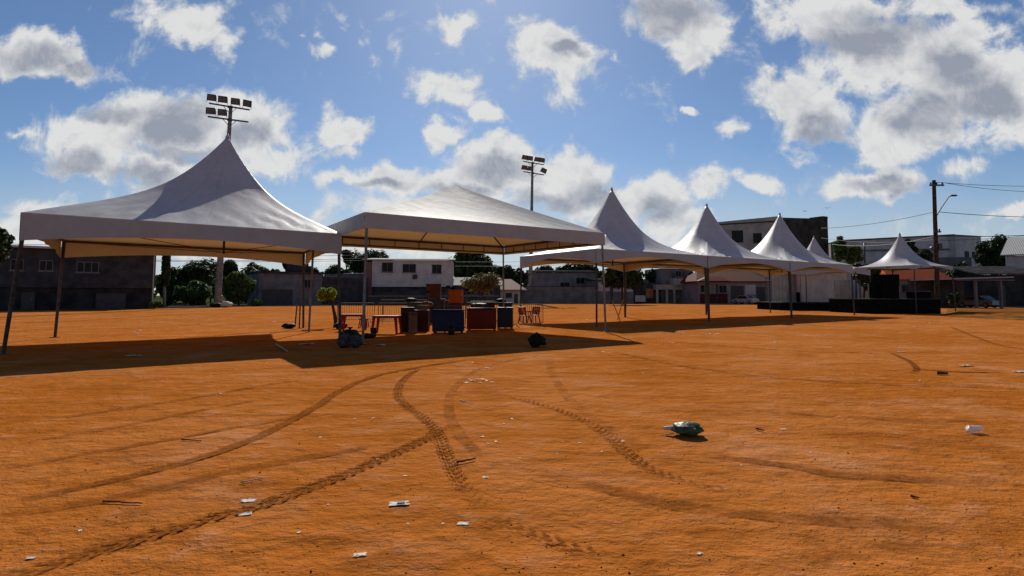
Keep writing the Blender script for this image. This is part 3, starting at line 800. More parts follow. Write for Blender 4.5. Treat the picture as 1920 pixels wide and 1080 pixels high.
# ------------------------------------------------------------------ buildings
class House:
    """facade runs from px0 to px1; local x along the facade, local y away from the viewer"""
    def __init__(self, name, label, cat, px0, y0, px1, y1, group=None):
        A = at(px0, HZ, y0); A.z = 0; Bp = at(px1, HZ, y1); Bp.z = 0
        self.A, self.B = A, Bp; d = Bp - A; self.L = d.length; self.ang = math.atan2(d.y, d.x); self.u = d.normalized()
        self.root = empty(name, A, self.ang, label, cat, group)
    def loc(self, px, py):
        dr = ray(px, py)
        # solve A + u*s = t*(dr.x,dr.y)
        det = self.u.x * (-dr.y) + self.u.y * dr.x
        s = (-self.A.x * (-dr.y) - self.A.y * dr.x) / det
        q = self.A + self.u * s
        t = q.y / dr.y
        return s, CAMH + dr.z * t
    def part(self, name, m, fn, parent=None, smooth=False):
        b = MB(); fn(b); return b.build(name, M[m] if isinstance(m, str) else m, parent or self.root, smooth)
    def box(self, name, m, x0, x1, y0, y1, z0, z1, parent=None):
        return self.part(name, m, lambda b: b.box(x0, x1, y0, y1, z0, z1), parent)
    def pbox(self, name, m, px0, py0, px1, py1, y0, y1, parent=None):
        a, z1 = self.loc(px0, py0); c, _ = self.loc(px1, py0); _, z0 = self.loc((px0 + px1) / 2, py1)
        _, z1 = self.loc((px0 + px1) / 2, py0)
        return self.box(name, m, a, c, y0, y1, max(z0, 0.0), z1, parent)
    def window(self, px0, py0, px1, py1, m='grey_wall', bars=1):
        a, _ = self.loc(px0, py0); c, _ = self.loc(px1, py0); xm = (px0 + px1) / 2
        _, z1 = self.loc(xm, py0); _, z0 = self.loc(xm, py1)
        def fr(b):
            t = .07
            b.box(a, c, -.06, 0.0, z0, z0 + t); b.box(a, c, -.06, 0.0, z1 - t, z1)
            b.box(a, a + t, -.06, 0.0, z0 + t, z1 - t); b.box(c - t, c, -.06, 0.0, z0 + t, z1 - t)
            for k in range(bars):
                xx = a + (c - a) * (k + 1) / (bars + 1); b.box(xx - t / 2, xx + t / 2, -.055, 0.0, z0 + t, z1 - t)
            b.box(a - .1, c + .1, -.14, 0.0, z0 - .1, z0)
        f = self.part('window', m, fr)
        self.box('pane', 'glass', a + .07, c - .07, -.03, 0.0, z0 + .07, z1 - .07, f)
        return f
    def door(self, px0, py0, px1, m='gate', name='door', handle=True, slats=5):
        a, _ = self.loc(px0, py0); c, _ = self.loc(px1, py0); _, z1 = self.loc((px0 + px1) / 2, py0)
        def dr(b):
            b.box(a, c, -.04, 0, 0.03, z1)
            for k in range(slats):
                zz = z1 * (k + .5) / slats; b.box(a + .05, c - .05, -.06, -.042, zz - .04, zz + .04)
        d = self.part(name, m, dr)
        if handle: self.box('handle', 'steel', c - .3, c - .22, -.12, -.06, 1.0, 1.2, d)
        return d
    def gable_roof(self, m, x0, x1, y0, y1, z, rise, over=.4):
        def rf(b):
            t = .14; yc = (y0 + y1) / 2
            for (ya, yb) in ((y0 - over, yc), (y1 + over, yc)):
                vs = [(x0 - over, ya, z), (x1 + over, ya, z), (x1 + over, yb, z + rise), (x0 - over, yb, z + rise)]
                vs += [(p[0], p[1], p[2] + t) for p in vs]
                b.add(vs, [(0, 1, 2, 3), (4, 7, 6, 5), (0, 4, 5, 1), (1, 5, 6, 2), (0, 3, 7, 4)])
            for xx in (x0, x1 ): b.add([(xx, y0, z), (xx, y1, z), (xx, yc, z + rise)], [(0, 1, 2)])
        return self.part('roof', m, rf)
    def hip_roof(self, m, x0, x1, y0, y1, z, rise, over=.4, ridge=.3):
        x0 -= over; x1 += over; y0 -= over; y1 += over
        yc = (y0 + y1) / 2; w = (x1 - x0)
        def rf(b):
            vs = [(x0, y0, z), (x1, y0, z), (x1, y1, z), (x0, y1, z), (x0 + w * ridge, yc, z + rise), (x1 - w * ridge, yc, z + rise)]
            lo = [(p[0], p[1], z - .14) for p in vs[:4]]
            b.add(vs + lo, [(0, 1, 5, 4), (1, 2, 5), (2, 3, 4, 5), (3, 0, 4), (0, 6, 7, 1), (1, 7, 8, 2), (2, 8, 9, 3), (3, 9, 6, 0), (9, 8, 7, 6)])
        return self.part('roof', m, rf)
    def shed_roof(self, m, x0, x1, y0, y1, z, rise, over=.4, t=.15):
        def rf(b):
            vs = [(x0 - over, y0 - over, z), (x1 + over, y0 - over, z), (x1 + over, y1 + over, z + rise), (x0 - over, y1 + over, z + rise)]
            vs += [(p[0], p[1], p[2] + t) for p in vs]
            b.add(vs, [(3, 2, 1, 0), (4, 5, 6, 7), (0, 1, 5, 4), (1, 2, 6, 5), (2, 3, 7, 6), (3, 0, 4, 7)])
        return self.part('roof', m, rf)

# long dark two storey building at the far left
h = House('warehouse', 'long dark two storey building with pale sheet roof edge behind the left tent', 'building', -80, 55.5, 290, 66)
zt = h.loc(150, 468)[1]
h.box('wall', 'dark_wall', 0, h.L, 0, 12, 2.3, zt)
h.box('plinth', 'shade_wall_low', .05, h.L - .05, .25, 11.8, 0, 2.3)  # recessed lower storey, its shade painted in by the darker render
h.shed_roof('corrugated', 0, h.L, 0, 12, zt, .9, .5)
h.window(74, 488, 100, 508); h.window(144, 491, 186, 511, bars=2); h.window(20, 486, 45, 507)
h.door(40, 548, 66); h.door(180, 550, 236, name='garage_door', slats=9)
h.part('downpipe', 'white_paint', lambda b: b.tube([(h.L - .2, -.1, .1), (h.L - .2, -.1, zt - .3)], .07, 8))
h.part('gutter', 'white_paint', lambda b: b.box(0, h.L + .3, -.68, -.52, zt - .06, zt + .10))

h = House('garage_building', 'low grey building with a wide dark gate right of the round tree', 'building', 484, 85, 604, 90)
zt = h.loc(540, 513)[1]
h.box('wall', 'grey_wall', 0, h.L, 0, 9, 0, zt)
h.shed_roof('dark_wall', 0, h.L, 0, 9, zt, .25, .3, .3)
h.door(491, 543, 549, name='gate', slats=7)
h.box('roof_tank', 'dark_wall', h.L * .55, h.L * .85, 3, 5.5, zt + .5, zt + 1.7)
h.window(566, 524, 588, 540)
h = House('boundary_wall', 'plain dark grey street wall between the garage building and the white house', 'wall', 605, 90, 690, 94)
zt = h.loc(640, 520)[1]
h.box('wall_panel', 'dark_wall', 0, h.L, 0, .3, 0, zt)
h.box('coping', 'grey_wall', 0, h.L, -.05, .35, zt, zt + .12)
h = House('shed', 'low shed with a pale roof strip peeping over the dark street wall', 'shed', 610, 100, 684, 102)
zt = h.loc(650, 514)[1]
h.box('wall', 'grey_wall', 0, h.L, 0, 5, 0, zt); h.shed_roof('white_paint', h.L * .5, h.L, 0, 5, zt, .2, .2)

h = House('white_house', 'white two storey house with three upper windows and a dark ground floor', 'house', 697, 96, 848, 97)
zt = h.loc(770, 488)[1]; zm = h.loc(770, 536)[1]
h.box('wall', 'white_wall', 0, h.L, 0, 9, zm, zt)
h.box('ground_floor', 'dark_wall', .05, h.L - .05, .3, 8.8, 0, zm)
h.box('side_wall', 'brick', -1.3, -.003, .1, 9, 0, zt - .3)
h.shed_roof('corrugated', -1.2, h.L, 0, 9, zt, .75, .35)
h.window(716, 492, 737, 510); h.window(755, 495, 780, 511); h.window(810, 496, 828, 513)
h.door(702, 549, 752, name='garage_door', slats=8); h.door(762, 545, 790, name='door'); h.door(800, 548, 842, name='garage_door', slats=8)
h.part('ledge', 'white_wall', lambda b: b.box(0, h.L, -.5, -.003, zm - .16, zm + .05))
h.box('air_conditioner', 'grey_plastic', h.loc(774, 516)[0], h.loc(782, 516)[0], -.4, -.003, h.loc(778, 523)[1], h.loc(778, 515)[1])
h = House('boundary_wall', 'dark wall with a pale coping in front of the white house and its neighbour', 'wall', 691, 88, 935, 92)
zt = h.loc(800, 556)[1]
h.box('wall_panel', 'dark_wall', 0, h.L, 0, .3, 0, zt); h.box('coping', 'grey_wall', 0, h.L, -.05, .35, zt, zt + .14)

h = House('bungalow', 'dark low house half hidden by the olive shrub behind the freezers', 'house', 852, 98, 938, 99)
zt = h.loc(890, 536)[1]
h.box('wall', 'dark_wall', 0, h.L, 0, 8, 0, zt); h.gable_roof('corrugated', 0, h.L, 0, 8, zt, 1.4)
h.window(872, 543, 895, 553); h.window(908, 543, 925, 553)
h = House('cottage', 'small pale cottage with a faded terracotta roof left of the farther mast', 'house', 936, 101, 977, 102)
zt = h.loc(955, 544)[1]
h.box('wall', 'white_wall', 0, h.L, 0, 7, 0, zt); h.hip_roof('pale_tile', 0, h.L, 0, 7, zt + .1, 1.9, .8)
h.window(948, 549, 960, 558); h.door(964, 551, 971)
h = House('long_wall_house', 'long dark grey house behind a plain wall right of the farther mast', 'house', 1000, 112, 1116, 113)
zt = h.loc(1050, 511)[1]
h.box('wall', 'grey_wall', 0, h.L, 0, 9, 0, zt); h.shed_roof('dark_wall', 0, h.L, 0, 9, zt, .6, .4, .25)
h.window(1050, 529, 1068, 538); h.window(1080, 520, 1096, 532)
h = House('boundary_wall', 'long low greenish grey wall right of the farther mast', 'wall', 978, 104, 1122, 105)
zt = h.loc(1050, 538)[1]
h.box('wall_panel', 'grey_wall', 0, h.L, 0, .3, 0, zt); h.box('coping', 'dark_wall', 0, h.L, -.05, .35, zt, zt + .12)
for i in range(8):
    h.box('pilaster', 'grey_wall', h.L * (i + .4) / 8, h.L * (i + .4) / 8 + .3, -.12, -.003, 0, zt - .003)

h = House('panelled_house', 'pale panelled low house seen beneath the first tent of the right row', 'house', 1120, 105, 1188, 106)
zt = h.loc(1150, 526)[1]
h.box('wall', 'grey_wall', 0, h.L, 0, 8, 0, zt); h.shed_roof('dark_wall', 0, h.L, 0, 8, zt, .5)
h.pbox('panel', 'white_wall', 1122, 530, 1143, 546, -.05, -.003); h.pbox('panel', 'white_wall', 1150, 530, 1186, 547, -.05, -.003)
h.door(1144, 533, 1149)
h = House('balcony_house', 'two storey house with a pale balcony over open garages and one orange door', 'house', 1192, 106, 1308, 108)
zt = h.loc(1280, 503)[1]; zf = h.loc(1280, 534)[1]
h.box('wall', 'grey_wall', h.loc(1245, 500)[0], h.L, 1.5, 9, 0, zt)
h.box('wing', 'dark_wall', 0, h.loc(1245, 500)[0] - .01, 1.4, 8.8, 0, zf + .4)
h.pbox('balcony', 'cream_wall', 1262, 522, 1305, 535, -.6, 1.49)
h.shed_roof('dark_wall', h.loc(1245, 500)[0], h.L, 1.5, 9, zt, .4)
a = h.loc(1230, 540)[0]
h.box('lintel', 'cream_wall', a, h.L, 0, 1.48, h.loc(1250, 543)[1], zf)
for px in (1231, 1249, 1263, 1285, 1293):
    x = h.loc(px, 550)[0]; h.box('pillar', 'cream_wall', x, x + .35, 0, .35, 0, h.loc(1250, 543)[1] - .003)
h.pbox('gate', 'orange_gate', 1216, 541, 1230, 559, 1.2, 1.39)
h.pbox('low_wall', 'white_wall', 1192, 554, 1211, 566, .2, .5)
h.window(1266, 508, 1277, 519); h.window(1279, 509, 1284, 521); h.window(1290, 510, 1300, 521)

h = House('red_roofed_house', 'low mauve house with shade darkened red roof and a pale porch awning', 'house', 1310, 100, 1440, 101)
zt = h.loc(1380, 529)[1]
h.box('wall', 'mauve_wall', 0, h.L, 0, 8, 0, zt); h.hip_roof('shaded_tile', 0, h.L, 0, 8, zt + .15, 1.9, .6, .15)
h.part('awning', 'pale_tile', lambda b: b.prism([(h.loc(1303, 527)[0], h.loc(1303, 527)[1]), (h.loc(1364, 527)[0], h.loc(1364, 527)[1]), (h.loc(1345, 520)[0], h.loc(1340, 519)[1]), (h.loc(1320, 520)[0], h.loc(1320, 519)[1])], -1.5, -.45))
h.pbox('dado', 'maroon', 1312, 551, 1364, 569, -.04, -.003)
h.door(1342, 533, 1346); h.window(1348, 535, 1362, 549); h.window(1313, 534, 1328, 548)
h.pbox('porch_shade_slab', 'gate', 1370, 536, 1394, 568, -.06, -.003); h.door(1418, 538, 1434)  # solid dark slab painted as the shade inside the open porch
h.pbox('porch_panel', 'white_wall', 1397, 534, 1416, 552, -.05, -.003)

h = House('apartment_block', 'tall blocky building with a cream face at left and a bare brown face at right', 'building', 1340, 122, 1464, 116)
zl = h.loc(1464, 405)[1]
h.part('wall', 'cream_wall', lambda b: b.prism([(0, 0), (h.L, 0), (h.L, zl), (0, h.loc(1340, 417)[1])], 0, 12))
h.window(1372, 432, 1393, 454, 'dark_wall'); h.window(1412, 437, 1428, 455, 'dark_wall'); h.window(1348, 470, 1366, 488, 'dark_wall')
Aw = h.root.matrix_basis.inverted() if False else None
g2 = House('side', None, None, 1464, 116.03, 1557, 124)
b = MB(); b.prism([(0.01, 0), (g2.L, 0), (g2.L, g2.loc(1557, 409)[1]), (g2.L - 1.6, g2.loc(1542, 410)[1]), (0.01, zl - .25)], 0, 12)
b.box(g2.L - 1.7, g2.L + .02, -.06, 3, g2.loc(1550, 411)[1], g2.loc(1550, 406)[1])
o = b.build('side_wall', M['brown_wall'], g2.root)
bpy.context.view_layer.update()
mw = g2.root.matrix_world.copy()
o.data.transform(h.root.matrix_world.inverted() @ mw)
o.parent = h.root
bpy.data.objects.remove(g2.root)
h.box('parapet', 'brown_wall', -.1, h.L + .05, -.12, -.004, zl - 1.15, zl - .9)

h = House('factory_hall', 'long pale industrial hall filling the skyline behind the utility pole', 'building', 1578, 118, 1795, 114)
zt = h.loc(1700, 446)[1]
h.part('wall', 'white_wall', lambda b: b.prism([(0, 0), (h.L, 0), (h.L, h.loc(1795, 441)[1]), (0, h.loc(1585, 452)[1])], 0, 14))
h.part('ledge', 'grey_wall', lambda b: b.box(0, h.L, -.25, -.004, h.loc(1700, 470)[1], h.loc(1700, 467)[1]))
h.part('roof_edge', 'dark_wall', lambda b: b.prism([(0, h.loc(1585, 452)[1]), (h.L, h.loc(1795, 441)[1]), (h.L, h.loc(1795, 439)[1]), (0, h.loc(1585, 450)[1])], -.3, 14.2))
h.part('lower_block', 'grey_wall', lambda b: b.box(h.L * .4, h.L - .3, -6, -.26, 0, h.loc(1740, 486)[1]))
h = House('office_block', 'cream end block of the industrial hall with three small windows', 'building', 1797, 113, 1845, 116)
h.box('wall', 'white_wall', 0, h.L, 0, 13, 0, h.loc(1820, 443)[1])
h.shed_roof('dark_wall', 0, h.L, 0, 13, h.loc(1820, 443)[1], .2, .15)
h.window(1808, 471, 1816, 486, 'dark_wall'); h.window(1822, 472, 1828, 482, 'dark_wall'); h.window(1832, 473, 1841, 487, 'dark_wall')

h = House('terracotta_house', 'low pale walled house with a bright terracotta roof behind the utility pole', 'house', 1672, 80, 1778, 80)
zt = h.loc(1720, 525)[1]
h.box('wall', 'mauve_wall', 0, h.L, 0, 7, 0, zt); h.hip_roof('red_tile', 0, h.L, 0, 7, zt + .14, 2.3, .5, .12)
h.window(1690, 533, 1706, 548); h.window(1738, 533, 1750, 548); h.door(1722, 534, 1732)
h.pbox('post', 'white_paint', 1751, 524, 1755, 560, -1.2, -.9)
h = House('carport', 'flat roofed carport on white posts right of the utility pole', 'carport', 1772, 68, 1880, 69)
z0 = h.loc(1820, 523)[1]
h.part('roof', 'corrugated', lambda b: b.prism([(0, z0 - .1), (h.L, z0 + .12), (h.L, z0 + .25), (0, z0 + .06)], -1.5, 5))
h.part('front_beam', 'grey_wall', lambda b: b.box(0, h.L, -1.62, -1.51, z0 - .22, z0 - .12))
for px in (1811, 1857):
    x = h.loc(px, 550)[0]; h.box('post', 'grey_wall', x, x + .22, -1.3, -1.02, 0, z0 - .23)
h.box('back_wall', 'dark_wall', 0, h.L, 5.01, 5.3, 0, z0 + .1)
h = House('lean_to', 'low building with shade darkened walls and a sloping sheet roof at the right edge', 'building', 1835, 76, 1960, 76)
zt = h.loc(1880, 515)[1]
h.box('wall', 'shade_wall_low', 0, h.L, 0, 5, 0, zt); h.shed_roof('dark_wall', 0, h.L, 0, 5, zt, 1.2)  # wall colour carries the dark shade seen behind the carport
h.window(1893, 530, 1908, 546, 'dark_wall'); h.door(1870, 535, 1884)
h = House('gable_house', 'pale gable house with a corrugated roof cut by the right picture edge', 'house', 1889, 84, 1990, 80)
zt = h.loc(1905, 479)[1]
h.box('wall', 'white_wall', 0, h.L, 0, 10, 0, zt); h.shed_roof('corrugated', 0, h.L, 0, 10, zt, 3.2, .5)
h.window(1930, 490, 1950, 510)

# grass bank at right
b = MB()
gpts = [(1772, 594), (1850, 598), (1990, 604), (1990, 583), (1850, 582), (1776, 580)]
top = [gp(*p) for p in gpts]
ctrg = sum(top, Vector()) / 6
b.v = [(p.x, p.y, 0.0) for p in top] + [(lerp(p, ctrg, .25).x, lerp(p, ctrg, .25).y, .22) for p in top]
b.f = [(0, 1, 7, 6), (1, 2, 8, 7), (2, 3, 9, 8), (3, 4, 10, 9), (4, 5, 11, 10), (5, 0, 6, 11), (6, 7, 8, 9, 10, 11)]
tag(b.build('grass_bank', M['dry_grass']), kind='structure')

# ------------------------------------------------------------------ trees
rt = random.Random(77)
def crown_mesh(rx, ry, rz, nclump, nleaf, leaf, rnd, clump_r=.38, spiky=0.0):
    b = MB()
    cl = []
    for _ in range(nclump):
        while True:
            p = Vector((rnd.uniform(-1, 1), rnd.uniform(-1, 1), rnd.uniform(-1, 1)))
            if .25 < p.length < 1: break
        p = p * (0.62 + .38 * rnd.random())
        cl.append((Vector((p.x * rx, p.y * ry, p.z * rz)), rnd.uniform(.6, 1.25) * clump_r))
    rm = (rx + ry + rz) / 3
    for c, cr in cl:
        for _ in range(nleaf):
            d = Vector((rnd.gauss(0, 1), rnd.gauss(0, 1), rnd.gauss(0, 1))).normalized()
            q = c + d * cr * rm * (.55 + .5 * rnd.random())
            s = leaf * rnd.uniform(.6, 1.3)
            n = (d + Vector((rnd.uniform(-.8, .8), rnd.uniform(-.8, .8), rnd.uniform(-.3, 1)))).normalized()
            x = n.orthogonal().normalized(); x.rotate(Matrix.Rotation(rnd.uniform(0, 6.28), 3, n)); yv = n.cross(x)
            L = s * (1.5 + spiky)
            b.add([q - x * L * .5, q + yv * s * .4, q + x * L * .5, q - yv * s * .4], [(0, 1, 2, 3)])
    return b
def tree(name, label, px, pbase_y, Y, crown_px, leafm, nclump=26, nleaf=70, leaf=.34, trunk=.16, group=None, cat='tree', depth=None, px_trunk=None, clump_r=.38, spiky=0):
    """crown_px = (x0, y0, x1, y1) extent of the crown as seen"""
    x0, y0, x1, y1 = crown_px
    bs = at(px, HZ, Y); bs.z = 0
    a = at(x0, y0, Y); c = at(x1, y1, Y)
    cc = Vector(((a.x + c.x) / 2, Y, (a.z + c.z) / 2)) - bs
    rx = abs(c.x - a.x) / 2; rz = abs(a.z - c.z) / 2
    root = empty(name, bs, 0, label, cat, group)
    rnd = random.Random(hash((round(px), round(y0))) % 9999)
    t = MB()
    topz = cc.z + rz * .3
    pts = [Vector((0, 0, 0)), Vector((cc.x * .25, 0, topz * .35)), Vector((cc.x * .7, .1, topz * .7)), Vector((cc.x, 0, topz))]
    t.tube(pts, trunk, 8, trunk * .35)
    for k in range(6):
        ang = rnd.uniform(0, 6.28); f = rnd.uniform(.45, .85)
        p0 = lerp(pts[1], pts[3], f)
        p1 = cc + Vector((math.cos(ang) * rx * .7, math.sin(ang) * rx * .6, rnd.uniform(-.3, .6) * rz))
        t.tube([p0, lerp(p0, p1, .5) + Vector((0, 0, .1 * rz)), p1], trunk * .42, 6, trunk * .12)
    t.build('trunk', M['bark'], root, smooth=True)
    b = crown_mesh(rx * .86, (depth or rx * .8), rz * .86, int(nclump * 1.3), int(nleaf * 1.5), leaf * 1.2, rnd, clump_r, spiky)
    o = b.build('crown', M[leafm], root)
    o.location = cc
    return root
TG = 'trees beyond the field'
tree('leafy_tree', 'dark tree cut off by the left picture edge beside the left tent', -22, 580, 40, (-70, 405, 14, 520), 'leaf_dark', 26, 90, .3, group=TG)
tree('leafy_tree', 'tall dark tree crown directly left of the first mast against the sky', 368, 575, 100, (330, 482, 408, 560), 'leaf_dark', 36, 90, .45, group=TG)
tree('leafy_tree', 'lighter green bushy tree low between the dark pole and the first mast', 365, 575, 88, (332, 528, 402, 574), 'leaf_mid', 30, 80, .38, group=TG)
tree('leafy_tree', 'dark tree filling the gap beside the creeper covered pole', 322, 575, 96, (296, 500, 346, 572), 'leaf_dark', 26, 80, .42, group=TG)
tree('leafy_tree', 'round bushy tree with sunlit rim just right of the first mast', 448, 575, 82, (416, 500, 479, 572), 'leaf_mid', 34, 90, .36, group=TG)
tree('leafy_tree', 'dark rounded crown above and right of the round bushy tree', 481, 575, 120, (458, 489, 502, 540), 'leaf_dark', 22, 80, .5, group=TG)
tree('leafy_tree', 'small dark crown peeping between the first mast and the rounded one', 436, 575, 118, (418, 484, 446, 520), 'leaf_dark', 16, 70, .5, group=TG)
tree('leafy_tree', 'low dark crown at the left end of the grey garage roof', 515, 575, 125, (498, 500, 530, 530), 'leaf_dark', 14, 60, .5, group=TG)
tree('araucaria_tree', 'thin upright conifer rising alone above the grey garage roof', 536, 575, 130, (531, 482, 541, 512), 'leaf_dark', 12, 60, .45, group=TG, depth=.6)
tree('leafy_tree', 'dense dark tree behind the brick side of the white house', 690, 575, 112, (648, 466, 738, 535), 'leaf_dark', 40, 90, .45, group=TG)
tree('leafy_tree', 'sparse twiggy crown seen beside the corner leg of the left tent', 652, 575, 105, (636, 465, 662, 500), 'leaf_dark', 9, 30, .4, group=TG)
tree('leafy_tree', 'broad dark tree right of the white house under the frame tent roof', 882, 575, 116, (828, 462, 934, 548), 'leaf_dark', 48, 100, .5, group=TG)
tree('leafy_tree', 'low dark crown left of the farther mast against the sky', 965, 575, 130, (938, 500, 990, 540), 'leaf_dark', 20, 80, .5, group=TG)
tree('leafy_tree', 'dark crown just right of the farther mast against the sky', 1020, 575, 130, (1000, 498, 1044, 520), 'leaf_dark', 18, 80, .5, group=TG)
tree('leafy_tree', 'wide dark crown under the left flap of the right row tents', 1088, 575, 124, (1040, 492, 1130, 530), 'leaf_dark', 34, 90, .5, group=TG)
tree('leafy_tree', 'dark street tree with forked trunk under the first tent of the right row', 1166, 568, 92, (1120, 496, 1214, 540), 'leaf_dark', 40, 90, .4, .22, group=TG)
tree('leafy_tree', 'dark leafy tree left of the balcony house under the right row', 1236, 568, 112, (1206, 502, 1262, 548), 'leaf_dark', 34, 90, .42, group=TG)
tree('slender_tree', 'sparse light tree against the sky between the brown block and the hall', 1574, 575, 88, (1560, 432, 1590, 505), 'leaf_mid', 22, 34, .34, .1, group=TG, clump_r=.28)
tree('leafy_tree', 'greyish bushy tree in front of the left end of the hall', 1598, 575, 90, (1580, 450, 1614, 510), 'leaf_mid', 22, 50, .32, .12, group=TG)
tree('leafy_tree', 'dark bushy tree between the lone small tent peak and the utility pole', 1724, 575, 92, (1694, 464, 1752, 520), 'leaf_dark', 30, 90, .36, group=TG)
tree('leafy_tree', 'upright dark crown just above right of the lone small tent peak', 1708, 575, 96, (1692, 444, 1722, 480), 'leaf_dark', 16, 70, .34, group=TG)
tree('leafy_tree', 'big dark round tree right of the cream end block', 1868, 575, 100, (1830, 440, 1900, 520), 'leaf_dark', 44, 100, .42, group=TG)
tree('leafy_tree', 'dark tree mass between the third row tent and the lone small tent', 1618, 575, 75, (1600, 488, 1650, 545), 'leaf_dark', 26, 80, .34, group=TG)
tree('garden_shrub', 'olive brown shrub with glinting leaves behind the freezers', 905, 570, 62, (864, 512, 948, 546), 'leaf_olive', 40, 34, .2, .07, cat='shrub', clump_r=.34)
tree('sapling', 'young lime green sapling leaning left beside the red tables', 632, 614, 28.4, (594, 535, 640, 567), 'leaf_lime', 11, 46, .13, .10, cat='sapling', clump_r=.34)
tree('garden_shrub', 'dark low bush at the foot of the terracotta house near the carport', 1787, 575, 66, (1772, 545, 1802, 572), 'leaf_dark', 16, 60, .25, .06, cat='shrub')
for (px, y0) in ((292, 566), (470, 560), (440, 566)):
    pass
tree('garden_shrub', 'small weedy bush at the foot of the dark building corner', 289, 578, 64, (278, 562, 300, 578), 'leaf_mid', 10, 50, .2, .05, cat='shrub')
tree('garden_shrub', 'low weedy bush right of the round tree by the gate', 482, 575, 80, (470, 560, 494, 576), 'leaf_mid', 10, 50, .24, .05, cat='shrub')

for args in (
 ('broad dark tree behind the first mast filling the skyline left of it', 395, 118, (352, 486, 440, 565), 'leaf_dark', 40),
 ('dark tree behind the round bushy tree right of the first mast', 462, 108, (430, 498, 500, 572), 'leaf_dark', 34),
 ('mid green tree behind the lighter bushy one left of the mast', 350, 104, (312, 512, 384, 574), 'leaf_mid', 30),
 ('dark tree standing behind the grey garage roof at its middle', 575, 132, (552, 497, 606, 530), 'leaf_dark', 24),
 ('dark tree behind the dark street wall left of the white house', 630, 126, (604, 494, 664, 540), 'leaf_dark', 26),
 ('dark tree behind the bungalow right of the broad dark tree', 945, 122, (918, 490, 968, 548), 'leaf_dark', 26),
 ('dark tree behind the long grey wall right of the farther mast', 1070, 138, (1042, 500, 1110, 545), 'leaf_dark', 26),
 ('dark tree behind the panelled house of the right row', 1150, 128, (1110, 502, 1190, 550), 'leaf_dark', 30),
 ('dark tree low behind the carport at the right', 1800, 92, (1770, 492, 1835, 545), 'leaf_dark', 26)):
    lb, px_, Y_, cr_, lm_, nc_ = args
    tree('leafy_tree', lb, px_, 575, Y_, cr_, lm_, nc_, 90, .48, group=TG)
# far wooded ridge that closes the horizon
b = MB(); rr = random.Random(5)
for k in range(5200):
    x = rr.uniform(-330, 330); yv = rr.uniform(240, 270)
    hgt = 9.5 + 4 * mnoise.noise(Vector((x * .02, 0, 0))) + 2.5 * mnoise.noise(Vector((x * .09, 3, 0)))
    z = rr.random() ** .7 * hgt; s = rr.uniform(1.0, 2.2)
    n = Vector((rr.uniform(-.7, .7), -1, rr.uniform(-.2, .8))).normalized(); xv = n.orthogonal().normalized(); xv.rotate(Matrix.Rotation(rr.uniform(0, 6), 3, n)); yy = n.cross(xv)
    q = Vector((x, yv, z)); b.add([q - xv * s, q + yy * s * .7, q + xv * s, q - yy * s * .7], [(0, 1, 2, 3)])
o = b.build('woods', M['leaf_dark']); tag(o, 'distant dark wooded ridge closing the horizon behind the houses', 'woods', kind='stuff')

# ------------------------------------------------------------------ poles and wires
def utility_pole(label, px, Y, ztop_py, r0, r1, m='concrete_pole', arms=(), lamp=False, px_top=None, ivy=False, group='utility poles'):
    bs = at(px, HZ, Y); bs.z = 0; tp = at(px_top or px, ztop_py, Y)
    root = empty('utility_pole', bs, 0, label, 'utility pole', group)
    lean = tp.x - bs.x
    b = MB(); b.tube([(lean * k / 8, 0, tp.z * k / 8) for k in range(9)], r0, 10, r1); b.build('pole', M[m], root, smooth=True)
    for (z, x0, x1, ry) in arms:
        b = MB(); lx = lean * z / tp.z
        b.box(lx + x0, lx + x1, -.26, -.14, z - .07, z + .07); b.build('crossarm', M['black_metal'], root)
        for xx in (x0 + .12, (x0 + x1) / 2, x1 - .12):
            i_ = MB(); i_.lathe([(.03, z + .07), (.07, z + .12), (.07, z + .2), (.04, z + .27)], 8, Matrix.Translation((lx + xx, -.2, 0))); i_.build('insulator', M['grey_plastic'], root)
    if lamp:
        z0 = tp.z * .72; lx = lean * .72
        b = MB(); b.tube([(lx + .1, 0, z0), (lx + .55, -.2, z0 + .9), (lx + 1.05, -.4, z0 + 1.75), (lx + 1.25, -.45, z0 + 1.85)], .045, 6); la = b.build('lamp_arm', M['steel'], root)
        b = MB(); b.box(lx + 1.2, lx + 1.75, -.57, -.35, z0 + 1.82, z0 + 1.96, .04); b.build('lamp_head', M['grey_plastic'], la)
        b = MB(); zt_ = tp.z * .47
        b.box(lean * .47 + .16, lean * .47 + .5, -.2, .2, zt_, zt_ + .55, .04); b.build('junction_box', M['black_metal'], root)
        b = MB(); b.box(lean * .47 - .5, lean * .47 - .16, -.16, .16, zt_ - .1, zt_ + .25, .04); b.build('junction_box', M['black_metal'], root)
    if ivy:
        b = MB(); rnd = random.Random(3)
        for k in range(900):
            z = tp.z * rnd.uniform(.35, 1.0); a = rnd.uniform(0, 6.28); rr_ = .42 * rnd.uniform(.6, 1.15)
            q = Vector((math.cos(a) * rr_, math.sin(a) * rr_, z)); s = .2
            n = Vector((math.cos(a), math.sin(a), rnd.uniform(-.5, .5))).normalized(); xv = n.orthogonal(); yv = n.cross(xv)
            b.add([q - xv * s, q + yv * s * .6, q + xv * s, q - yv * s * .6], [(0, 1, 2, 3)])
        b.build('creeper', M['leaf_dark'], root)
    return root, bs, tp
_, pb_, pt_ = utility_pole('tall dark utility pole with street lamp arm beside the lone small tent', 1757, 53.5, 338, .21, .15, 'bark', [(11.6, -.55, .75, 0), (7.3, -.3, .35, 0)], True, 1751)
utility_pole('creeper covered dark pole between the long dark building and the first mast', 309, 70, 455, .16, .13, 'concrete_pole', ivy=True)
utility_pole('thin dark post in front of the left end of the hall', 1621, 95, 456, .16, .14, 'black_metal')
